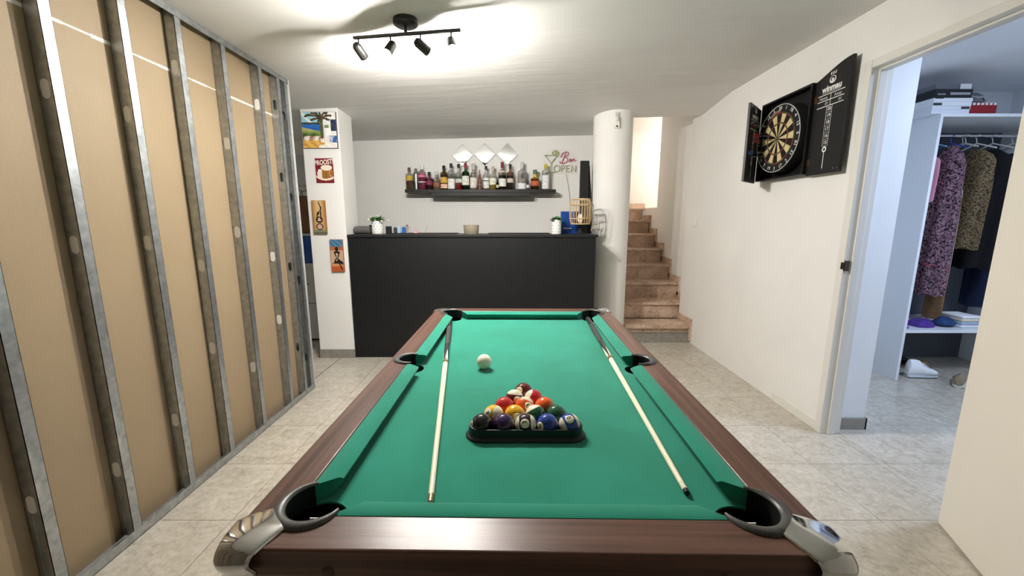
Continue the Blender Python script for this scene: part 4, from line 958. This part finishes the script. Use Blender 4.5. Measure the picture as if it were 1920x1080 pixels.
# near door: folded right back flat towards the camera; hinge at local y = CWID
rd = MB().prism(outline(DWD, CHGT-0.004, CHGT+0.066), 0.028, 0.046, fn=lambda a, b2, c: (c, CWID+0.004+a, b2)).build('door', CABP, dc, 0.0015)
HB = M('hinge_bronze', '#6e5236', 0.4, 0.8)
for z in (0.07, 0.44): MB().box((0.046, CWID+0.005, z-0.02), (0.0475, CWID+0.03, z+0.02)).build('hinge', HB, rd)
def score(parent, fn, w):
    ink = MB(); t = 0.0022
    def bar(x0, x1, z0, z1): ink.add([fn(x0, z0), fn(x1, z0), fn(x1, z1), fn(x0, z1)], [(0, 1, 2, 3)])
    cx = w*0.5; X0, X1 = w*0.12, w*0.88
    for z in (0.452, 0.418, 0.384): bar(X0, X1, z-t, z+t)
    bar(cx-t*0.8, cx+t*0.8, 0.384, 0.452)
    add_text(ink, 'Home', 0.024, lambda x, y: fn(w*0.29+x, 0.434+y)); add_text(ink, 'Away', 0.024, lambda x, y: fn(w*0.70+x, 0.434+y))
    add_text(ink, '01', 0.024, lambda x, y: fn(w*0.40+x, 0.400+y)); add_text(ink, '01', 0.024, lambda x, y: fn(w*0.78+x, 0.400+y))
    bw_ = 0.019
    bar(cx-bw_-t, cx-bw_, 0.152, 0.384); bar(cx+bw_, cx+bw_+t, 0.152, 0.384)
    for i, s in enumerate(('20', '19', '18', '17', '16', '15')):
        z = 0.384-0.0387*(i+0.5); add_text(ink, s, 0.028, lambda x, y, z=z: fn(cx+x, z+y), bold=0.0005); bar(cx-bw_, cx+bw_, z-0.0193-0.0008, z-0.0193+0.0008)
    o = [(cx+0.017*math.cos(2*PI*i/24), 0.132+0.017*math.sin(2*PI*i/24)) for i in range(24)]; q = [(cx+0.008*math.cos(2*PI*i/24), 0.132+0.008*math.sin(2*PI*i/24)) for i in range(24)]
    ink.add([fn(*p) for p in o+q], [(i, (i+1) % 24, 24+(i+1) % 24, 24+i) for i in range(24)])
    bar(cx-0.0025, cx+0.0025, 0.02, 0.114)
    add_text(ink, 'winmau', 0.046, lambda x, y: fn(cx+x, 0.483+y), bold=0.0018); bar(cx-0.068, cx+0.068, 0.4615, 0.4640)
    # crest: ring with a round head and three flames above
    z = 0.527; o = [(cx+0.024*math.cos(2*PI*i/24), z+0.021*math.sin(2*PI*i/24)) for i in range(24)]; q = [(cx+0.017*math.cos(2*PI*i/24), z+0.004+0.014*math.sin(2*PI*i/24)) for i in range(24)]
    ink.add([fn(*p) for p in o+q], [(i, (i+1) % 24, 24+(i+1) % 24, 24+i) for i in range(24)])
    ink.add([fn(cx+0.009*math.cos(2*PI*i/12), z+0.009*math.sin(2*PI*i/12)) for i in range(12)], [tuple(range(12))])
    for k in (-1, 0, 1): ink.add([fn(cx+k*0.015-0.005, z+0.028), fn(cx+k*0.015+0.004, z+0.028), fn(cx+k*0.017+0.006, z+0.046), fn(cx+k*0.017-0.002, z+0.040)], [(0, 1, 2, 3)])
    ink.build('score_print', INK, parent)
score(rd, lambda x, z: (0.0466, CWID+0.004+x, z), DWD)
for y in (0.225, 0.255): MB().cyl((0.046, CWID+y, 0.012), (0.050, CWID+y, 0.012), 0.004, n=10).build('rivet', STEEL, rd)
# far door: half open; hinge at local y = 0 on the cabinet front, swinging out at about 41 degrees from closed
al = math.radians(46); DD = Vector((math.sin(al), math.cos(al), 0)); NN = Vector((-math.cos(al), math.sin(al), 0)); HP = Vector((CDEP+0.002, 0.0, 0))
def fd(a, b2, c): p = HP+DD*a+NN*c; return (p.x, p.y, b2)
CABG = M('cabinet_grey_face', '#2a2b2a', 0.4)
ld = MB().prism(outline(DWD, 0.515, 0.525), -0.016, 0.0, fn=fd).build('door', CABG, dc, 0.0015)
def score_fn(x, z): return fd(x, z*0.93, 0.0008)
score(ld, score_fn, DWD)
# dartboard (rests in the cabinet): local x out of the wall
db = thing('dartboard', 'round bristle dartboard with cream and black segments inside the cabinet', 'dartboard', (1.921, 2.871, 1.866))
db.rotation_euler = (0, 0, PI)
Rb = 0.226; TD = 0.082
RT = Matrix.Rotation(PI/2, 4, 'Y')
MB().lathe([(0, 0.0), (Rb-0.004, 0.0), (Rb, 0.004), (Rb, TD-0.002), (Rb-0.002, TD), (0, TD)], n=72, M4=RT).build('body', M('sisal_black', '#17181a', 0.8), db)
CRM = M('sisal_cream', '#d3c08e', 0.85, vary=0.1, vscale=90); DBK = M('sisal_dark', '#150d0e', 0.85); RED = M('sisal_red', '#7c2a24', 0.85); GRN = M('sisal_green', '#4c5a30', 0.85)
fm = MB(); radii = [0.008, 0.017, 0.098, 0.108, 0.161, 0.171]
def pp(r, a, off=0.0006): return (TD+off, r*math.sin(a), r*math.cos(a))
# clockwise seen from the room: local +y is towards the camera = right when facing the wall
for k in range(20):
    a0 = math.radians(18*k-9); dark = (k % 2 == 0)
    for j in range(5):
        if j == 0: continue
        mi = (1 if dark else 0) if j in (1, 3) else 1
        mi = {1: 1 if dark else 0, 3: 1 if dark else 0, 2: 2 if dark else 3, 4: 2 if dark else 3}[j]
        r0, r1 = radii[j], radii[j+1]; n = 4; vs = []
        for i in range(n+1):
            a = a0+math.radians(18)*i/n; vs += [pp(r0, a), pp(r1, a)]
        fm.add(vs, [(2*i, 2*i+1, 2*i+3, 2*i+2) for i in range(n)], mi)
ring = lambda r0, r1, mi, n=24: fm.add([pp(r, 2*PI*i/n) for r in (r0, r1) for i in range(n)], [(i, (i+1) % n, n+(i+1) % n, n+i) for i in range(n)], mi)
ring(0.008, 0.017, 3); fm.add([pp(0.008, 2*PI*i/16) for i in range(16)], [tuple(range(16))], 2)
fm.build('segments', [CRM, DBK, RED, GRN], db)
sd_ = MB()
for k in range(20): a = math.radians(18*k+9); sd_.tube([pp(0.017, a, 0.0012), pp(0.171, a, 0.0012)], 0.0008, 4)
for r in radii: sd_.tube([pp(r, 2*PI*i/48, 0.0012) for i in range(48)], 0.0008, 4, closed=True)
sd_.build('wire_spider', M('spider_wire', '#8f8a7c', 0.4, 0.8), db)
MB().tube([(TD+0.003, (Rb-0.005)*math.sin(2*PI*i/72), (Rb-0.005)*math.cos(2*PI*i/72)) for i in range(72)], 0.0022, 6, closed=True).build('number_ring', M('white_wire', '#e2e2de', 0.4), db)
nm = MB()
for k, s in enumerate((20, 1, 18, 4, 13, 6, 10, 15, 2, 17, 3, 19, 7, 16, 8, 11, 14, 9, 12, 5)):
    a = math.radians(18*k); cy, cz = 0.199*math.sin(a), 0.199*math.cos(a); f = a if -1 < math.cos(a) and math.cos(a) > -0.2 else a+PI
    add_text(nm, str(s), 0.034, lambda x, y, cy=cy, cz=cz, f=f: (TD+0.0012, cy+x*math.cos(f)+y*math.sin(f), cz-x*math.sin(f)+y*math.cos(f)), bold=0.0004)
nm.build('numbers', INK, db)
og = MB()
def curved(txt, size, r, a_mid, flip, mat_mb):
    vs, fs = text_geo(txt, size, bold=0.0008)
    if not flip: mat_mb.add([pp(r+v[1], a_mid+v[0]/r, 0.0016) for v in vs], fs)
    else: mat_mb.add([pp(r-v[1], a_mid-v[0]/r, 0.0016) for v in vs], fs)
curved('winmau', 0.034, 0.186, math.radians(-14), False, og)
og.build('brand_print', M('orange_print', '#b98a6c', 0.7), db)
# darts stuck in the board
def dart(label, y, z, dirv, col):
    # y,z: hit point in board-local (y towards camera), world direction out of the board
    t = thing('dart', label, 'dart', (1.921-TD, 2.871-y, 1.866+z), 0, 'darts stuck in the board')
    q = Vector(dirv).normalized().to_track_quat('Z', 'Y').to_matrix().to_4x4()
    MB().cyl(q @ Vector((0, 0, 0.0)), q @ Vector((0, 0, 0.028)), 0.0006, 0.0014, 8).build('point', STEEL, t)
    MB().lathe([(0.0014, 0.028), (0.0034, 0.034), (0.0034, 0.08), (0.0022, 0.084)], n=10, M4=q).build('barrel', M('dart_barrel', '#6e6e70', 0.35, 0.9), t)
    MB().lathe([(0.0022, 0.084), (0.002, 0.122)], n=8, M4=q).build('shaft', BLACKM, t)
    f = MB()
    for k in range(4):
        a = k*PI/2+0.5; c, s = math.cos(a), math.sin(a)
        P = [(0.0015, 0.110), (0.018, 0.122), (0.018, 0.143), (0.0015, 0.150)]
        f.prism([(r, zz) for r, zz in P], -0.0003, 0.0003, fn=lambda r, zz, w, c=c, s=s: tuple(q @ Vector((r*c-w*s, r*s+w*c, zz))))
    f.build('flight', M('flight_'+col, col, 0.5), t)
dart('dart with dark red flight, highest on the dartboard', -0.10, 0.105, (-1, 0.02, 0.02), '#6c1d26')
dart('dart with dark red flight stuck just above the bull', -0.02, 0.020, (-1, 0.06, 0.05), '#7a2530')
dart('dart with dark red flight stuck level with the bull', -0.015, -0.004, (-1, 0.03, -0.03), '#641a24')
dart('dart with blue flight stuck below the bull', -0.085, -0.075, (-1, -0.05, -0.02), '#2a4676')
dart('dart with blue flight, lowest on the dartboard', -0.125, -0.100, (-1, 0.03, 0.0), '#27406e')

# ------------------------------------------------------------------ storage niche behind the pillar
wm = thing('white_appliance', 'white boxy appliance standing in the dim niche behind the pillar', 'appliance', (-2.28, 4.42, 0))
MB().box((-0.29, -0.22, 0.02), (0.29, 0.30, 0.855)).build('body', M('appliance_white', '#c9cbcd', 0.35), wm, 0.006); MB().box((-0.28, -0.2, 0), (0.28, 0.28, 0.02)).build('plinth', BLACKM, wm)
MB().box((-0.285, -0.226, 0.42), (0.285, -0.22, 0.424)).build('door_gap', GREYPL, wm)
MB().tube([(-0.28, -0.225, 0.63), (-0.15, -0.235, 0.655), (-0.02, -0.235, 0.65), (0.1, -0.23, 0.63)], 0.004, 6).build('cable', BLACKM, wm)
cbx = thing('cool_box', 'blue plastic crate with pale rim on top of the white appliance', 'crate', (-2.28, 4.42, 0.855))
MB().box((-0.25, -0.19, 0), (0.25, 0.20, 0.29)).build('body', M('crate_blue', '#21519c', 0.4), cbx, 0.01); MB().box((-0.26, -0.20, 0.29), (0.26, 0.21, 0.315)).build('lid', M('crate_rim', '#c3cede', 0.4), cbx, 0.005)
MB().box((-0.12, -0.193, 0.13), (-0.09, -0.189, 0.16)).build('latch', INK, cbx)
pb = thing('paper_bag', 'brown paper carrier bag standing on the blue crate', 'bag', (-2.30, 4.42, 1.17))
MB().prism([(-0.17, -0.09), (0.17, -0.09), (0.17, 0.09), (-0.17, 0.09)], 0, 0.40).build('bag', M('kraft_paper', '#7c5c40', 0.8, vary=0.1, vscale=8), pb, 0.004)
for s in (-1, 1): MB().tube([(-0.06, s*0.088, 0.395), (-0.05, s*0.088, 0.45), (0.0, s*0.088, 0.465), (0.05, s*0.088, 0.45), (0.06, s*0.088, 0.395)], 0.004, 6).build('handle', M('kraft_handle', '#6b4e35', 0.8), pb)
bo = thing('wall_heater', 'white wall mounted heater box above the paper bag', 'heater', (-2.46, 4.70, 1.70))
MB().box((-0.16, -0.09, 0), (0.12, 0.098, 0.33)).build('casing', M('appliance_white', '#c9cbcd', 0.35), bo, 0.012); MB().box((-0.10, -0.095, 0.05), (0.02, -0.09, 0.11)).build('control_panel', GREYPL, bo)

# ------------------------------------------------------------------ closet: wardrobe and contents
wd = thing('wardrobe', 'open white wardrobe unit seen through the closet doorway', 'wardrobe', (3.18, 3.10, 0))
WP = M('wardrobe_white', '#dfe3e6', 0.4); WPG = M('wardrobe_grey_side', '#c3c7cb', 0.45)
MB().box((0, 0, 0), (0.022, 0.58, 2.068)).build('side_panel', WP, wd, 0.001); MB().box((1.15, 0, 0), (1.17, 0.58, 2.068)).build('side_panel', WP, wd, 0.001)
MB().box((0, 0, 2.068), (1.17, 0.58, 2.09)).build('top_panel', WP, wd, 0.001); MB().box((0.022, 0.005, 0.405), (1.15, 0.57, 0.427)).build('shelf', WP, wd, 0.001)
MB().box((0.022, 0.565, 0), (1.15, 0.58, 2.068)).build('back_panel', M('wardrobe_shade_back', '#4a4d53', 0.6), wd)  # dark colour puts the shade inside the wardrobe into its back panel
MB().cyl((0.022, 0.27, 1.985), (1.15, 0.27, 1.985), 0.011).build('rail', CHROME, wd)
def pattern_mat(name, c0, c1, c2, sc):
    m, nt, b = base(name, 0.85); tc = nt.nodes.new('ShaderNodeTexCoord').outputs['Object']
    v = nt.nodes.new('ShaderNodeTexVoronoi'); v.inputs['Scale'].default_value = sc; nt.links.new(tc, v.inputs['Vector'])
    n = noise(nt, tc, sc*0.9, 3, 1.0)
    nt.links.new(mixc(nt, ramp(nt, n, [(0.48, '#000000'), (0.56, '#ffffff')]), ramp(nt, v.outputs['Distance'], [(0.15, c0), (0.45, c1)]), c2), b.inputs['Base Color']); return m
def garment(t, name, mat, w0, w1, z1, z0, d, folds, ph=0.0, shoulder=0.05, skew=0.0, wave=0.12):
    """hanging cloth: lofted wavy rings from shoulder (z1) to hem (z0); w along the viewing direction x, d along y"""
    mb = MB(); n = 48; k = 16; vs = []
    for j in range(k+1):
        v = j/k; z = z1+(z0-z1)*v
        w = (w0+(w1-w0)*v**0.8)*min(1, 0.25+v*9); dd = d*min(1, 0.3+v*8)
        for i in range(n):
            a = 2*PI*i/n; f = 1+wave*min(1, v*2.5)*math.sin(folds*a+ph+v*2)
            vs.append((w/2*math.cos(a)*f+skew*v, dd/2*math.sin(a)*f, z+0.012*math.sin(folds*a+ph)*v))
    mb.add(vs, [(j*n+i, j*n+(i+1) % n, (j+1)*n+(i+1) % n, (j+1)*n+i) for j in range(k) for i in range(n)]+[tuple(range(n-1, -1, -1)), tuple(k*n+i for i in range(n))])
    return mb.build(name, mat, t)
def hanger(t, col, tilt=0.0, arm=0.17):
    m = M('hanger_'+col, col, 0.35); c, s = math.cos(tilt), math.sin(tilt)
    MB().tube([(0.0, 0, 0.0)]+[(0.017*math.cos(math.radians(a))*s*1.0, 0.017*math.cos(math.radians(a))*c, 0.052+0.017*math.sin(math.radians(a))) for a in range(-60, 200, 26)], 0.003, 6).build('hook', m, t)
    MB().tube([(-arm*s, -arm*c, -0.4*arm), (0, 0, 0.0), (arm*s, arm*c, -0.4*arm)], 0.006, 6).build('arms', m, t)
def hung(name, label, cat, x, hcol, arm=0.17):
    t = thing(name, label, cat, (x, 3.37, 1.927)); hanger(t, hcol, 0.0, arm); return t
FLORAL = pattern_mat('dress_print', '#33202b', '#94707f', '#120c10', 70); GOLD = pattern_mat('gold_sequin', '#4c3d26', '#83704e', '#1e160d', 110)
dr = hung('printed_dress', 'long pink and plum printed dress hanging in the wardrobe', 'dress', 3.58, '#3a58b0', 0.13)
garment(dr, 'skirt', FLORAL, 0.13, 0.15, -0.02, -1.24, 0.26, 7, 0.4, wave=0.09)
MB().tube([(-0.085, -0.03, -0.98), (-0.03, -0.10, -1.0), (0.04, -0.115, -1.02)], 0.010, 8).build('ribbon', M('wine_ribbon', '#7a2036', 0.6), dr)
jk = hung('sequin_jacket', 'golden brown sequinned top hanging beside the printed dress', 'jacket', 3.79, '#e6e4df', 0.14)
garment(jk, 'body', GOLD, 0.10, 0.10, -0.05, -0.85, 0.30, 5, 1.0, skew=-0.02)
bk = hung('black_coat', 'long black coat hanging beyond the gold sequinned top', 'coat', 3.92, '#d8d6d0')
garment(bk, 'body', M('coat_black', '#0b0b0e', 0.9), 0.10, 0.12, -0.05, -1.02, 0.32, 5, 2.0)
nv = hung('navy_trousers', 'dark blue trousers hanging low behind the black coat', 'trousers', 4.08, '#c9c7c1')
garment(nv, 'legs', M('navy_cloth', '#16233f', 0.9, vary=0.2, vscale=20), 0.07, 0.09, -0.08, -1.36, 0.30, 4, 0.0)
pk = hung('pink_shirt', 'plain pink shirt hanging against the printed dress, beside the side panel', 'shirt', 3.44, '#7fc0d2', 0.10)
garment(pk, 'body', M('pink_cotton', '#d08fa4', 0.85), 0.05, 0.07, -0.10, -0.46, 0.14, 4, 0.7)
tn = hung('tan_skirt', 'tan pleated skirt hanging behind the printed dress', 'skirt', 3.675, '#b9b7b0', 0.09)
garment(tn, 'skirt', M('tan_cloth', '#8a6a48', 0.85, vary=0.2, vscale=20), 0.02, 0.025, -0.30, -1.46, 0.15, 6, 0.0)
wb = hung('white_blouse', 'white blouse hem showing below the printed dress', 'blouse', 3.70, '#e6e4df', 0.09)
garment(wb, 'body', M('white_cotton', '#e3e8ee', 0.8), 0.02, 0.025, -0.30, -1.37, 0.10, 5, 0.4)
# top of the wardrobe
def carton(name, label, x0, x1, y0, y1, z0, z1, col, strips=()):
    t = thing(name, label, 'box', ((x0+x1)/2, y0, z0)); w = (x1-x0)/2; h = z1-z0
    MB().box((-w, 0, 0), (w, y1-y0, h*0.55)).build('base', M('ct_'+col, col, 0.5), t, 0.0015); MB().box((-w-0.002, -0.002, h*0.55), (w+0.002, y1-y0+0.002, h)).build('lid', M('ct_'+col, col, 0.5), t, 0.0015)
    for (a, b2, c, d, cc) in strips: MB().box((-w+2*w*a, -0.0032, h*c), (-w+2*w*b2, -0.002, h*d)).build('printed_strip', M('strip_'+cc, cc, 0.5), t)
    return t
carton('flat_box', 'white flat box lowest in the stack on the wardrobe', 3.115, 3.395, 3.11, 3.5, 2.09, 2.145, '#d9dee6', ((0.76, 0.98, 0.6, 0.9, '#2c3038'),))
carton('flat_box', 'white flat box second from bottom in the wardrobe stack', 3.112, 3.398, 3.105, 3.5, 2.1455, 2.199, '#dfe4ea', ((0.0, 0.22, 0.05, 0.35, '#2c3038'), (0.02, 0.24, 0.9, 1.0, '#15171c')))
carton('flat_box', 'black flat box with pale stripe in the wardrobe stack', 3.12, 3.392, 3.11, 3.5, 2.1995, 2.262, '#17181d', ((0.40, 0.95, 0.35, 0.62, '#9aa0a6'), (0.06, 0.28, 0.35, 0.5, '#8d9096')))
carton('flat_box', 'grey flat box with white label topping the wardrobe stack', 3.135, 3.40, 3.13, 3.5, 2.2625, 2.305, '#6d7078', ((0.68, 0.99, 0.05, 0.95, '#e4e6e8'),))
rb = thing('red_basket', 'red box with white scalloped trim beside the flat boxes', 'basket', (3.52, 3.14, 2.09))
MB().box((-0.11, 0, 0), (0.11, 0.28, 0.085)).build('body', M('red_card', '#8e0f1c', 0.6), rb, 0.003)
MB().add([p for i in range(7) for p in ((-0.11+0.0314*i, -0.003, 0.085), (-0.11+0.0314*i+0.022, -0.003, 0.085), (-0.11+0.0314*i+0.022, -0.003, 0.068), (-0.11+0.0314*i, -0.003, 0.068))], [(4*i, 4*i+1, 4*i+2, 4*i+3) for i in range(7)]).build('trim', M('trim_white', '#dcd6d6', 0.7), rb)
gb = thing('grey_bag', 'grey soft bag lying on top of the red box', 'bag', (3.52, 3.17, 2.175))
MB().lathe([(0, 0), (0.10, 0), (0.118, 0.02), (0.115, 0.06), (0.08, 0.09), (0, 0.098)], n=20, sy=0.8, o=(0, 0.1, 0)).build('body', M('grey_nylon', '#74757c', 0.7, vary=0.3, vscale=18), gb)
MB().tube([(-0.05, 0.03, 0.07), (-0.03, 0.0, 0.045), (0.03, 0.0, 0.05), (0.07, 0.02, 0.03)], 0.006, 6).build('strap', M('strap_grey', '#a9abb0', 0.6), gb)
# lower shelf contents
def bundle(name, label, x, y, w, d, h, col, cat='cloth', seed=0):
    t = thing(name, label, cat, (x, y, 0.4275))
    MB().grid(20, 8, lambda u, v: (w/2*math.sin(PI*v/2+0.02)*math.cos(2*PI*u)*(1+0.12*math.sin(6*PI*u+seed)), d/2*math.sin(PI*v/2+0.02)*math.sin(2*PI*u)*(1+0.12*math.sin(4*PI*u+seed)), max(0.0, h*math.cos(PI*v/2)*(1+0.15*math.sin(6*PI*u+seed)*math.sin(PI*v))))).build('cloth', M('bundle_'+col, col, 0.85, vary=0.3, vscale=30), t); return t
bundle('purple_cloth', 'crumpled purple cloth on the lower wardrobe shelf', 3.47, 3.25, 0.20, 0.16, 0.06, '#4b2f86', seed=1)
bundle('lilac_cloth', 'small lilac cloth at the inner end of the lower wardrobe shelf', 3.26, 3.2, 0.08, 0.10, 0.03, '#6a5aa6', seed=2)
sc = thing('blue_scarf', 'coiled dark blue scarf on the lower wardrobe shelf', 'scarf', (3.655, 3.24, 0.4275))
MB().tube([(0.07*(1-i/60)*math.cos(i*0.45)*1.05, 0.06*(1-i/60)*math.sin(i*0.45), 0.02+0.0011*i) for i in range(48)], 0.018, 8).build('coil', M('scarf_blue', '#23406a', 0.85, vary=0.4, vscale=40), sc)
for i in range(4):
    t = thing('folded_shirt', ['white folded shirt at the bottom of the small stack', 'pale blue folded shirt, second in the small stack', 'cream folded shirt, third in the small stack', 'white folded shirt on top of the small stack'][i], 'folded clothes', (3.80, 3.26, 0.4275+0.026*i))
    MB().box((-0.075, -0.09, 0), (0.075, 0.09, 0.025)).build('cloth', M('fold%d' % i, ['#d9dde2', '#9fb1c9', '#d8cdb6', '#e4e6e8'][i], 0.85), t, 0.009, 3)
# shoes under the shelf
def shoe(name, label, x, y, rz, col, sole, L=0.26, hi=0.10, cat='shoe'):
    t = thing(name, label, cat, (x, y, 0), rz)
    secs = [(-0.5, 0.020, 0.75, 0.6), (-0.46, 0.030, 1.0, 0.85), (-0.3, 0.034, 1.0, 1.0), (-0.12, 0.034, 0.92, 1.0), (0.05, 0.038, 0.62, 0.85), (0.25, 0.043, 0.45, 0.9), (0.40, 0.040, 0.36, 0.9), (0.48, 0.026, 0.28, 0.8), (0.5, 0.012, 0.2, 0.7)]
    def loft(f0, nm, mat, zoff, grow, hfun):
        mb = MB(); n = 16; vs = []
        for s, w, hh, ww in secs:
            H = hfun(hh)
            for i in range(n):
                a = 2*PI*i/n; vs.append((s*L, (w+grow)*math.cos(a)*(1 if math.sin(a) < 0.2 else 0.75+0.25*(1-math.sin(a))), zoff+H/2+H/2*math.sin(a)))
        k = len(secs)
        mb.add(vs, [(j*n+i, j*n+(i+1) % n, (j+1)*n+(i+1) % n, (j+1)*n+i) for j in range(k-1) for i in range(n)]+[tuple(range(n)), tuple((k-1)*n+i for i in range(n))]); mb.build(nm, mat, t)
    loft(0, 'upper', M('shoe_'+col, col, 0.55), 0.018, 0, lambda hh: hi*hh)
    loft(0, 'sole', M('sole_'+sole, sole, 0.6), 0.0, 0.003, lambda hh: 0.028)
    lm = MB()
    for k in range(5):
        s = -0.02+0.055*k; lm.tube([(s*L, -0.018, 0.018+hi*(0.70-0.07*k)), (s*L+0.006, 0, 0.024+hi*(0.76-0.075*k)), (s*L, 0.018, 0.018+hi*(0.70-0.07*k))], 0.003, 5)
    lm.build('laces', M('lace_'+sole, sole, 0.7), t)
shoe('trainer', 'white lace-up trainer on the floor under the wardrobe shelf', 3.46, 3.17, 0.0, '#eceef0', '#b9bdc2', 0.25, 0.14)
shoe('brown_boot', 'dark brown shoe beside the white trainer', 3.27, 3.42, -1.5, '#3a2416', '#4b3220', 0.25, 0.12)
shoe('black_shoe', 'black shoe at the back under the wardrobe shelf', 3.56, 3.48, 0.3, '#121012', '#1c1a1a', 0.26, 0.10)
shoe('beige_shoe', 'beige low shoe nearest the doorway under the wardrobe shelf', 3.62, 3.02, 0.7, '#8d7f68', '#c9c4b6', 0.24, 0.09)
shoe('tan_sandal', 'tan leather shoe behind the beige low shoe', 3.66, 3.36, 0.9, '#7a5a38', '#a9875c', 0.25, 0.08)
# closet ceiling lamp
cl = thing('closet_lamp', 'round cool white lamp on the closet ceiling', 'ceiling lamp', (3.0, 1.75, 2.42))
MB().lathe([(0, -0.03), (0.19, -0.03), (0.21, -0.0295), (0.21, -0.012), (0.20, 0.0), (0, 0)], n=40).build('housing', M('lamp_white', '#e9ecee', 0.4), cl)
MB().lathe([(0.0, -0.0335), (0.19, -0.033), (0.195, -0.0302)], n=40).build('diffuser', M('closet_glow', '#cfe0ff', 0.5, emit=CLOSET_E), cl)
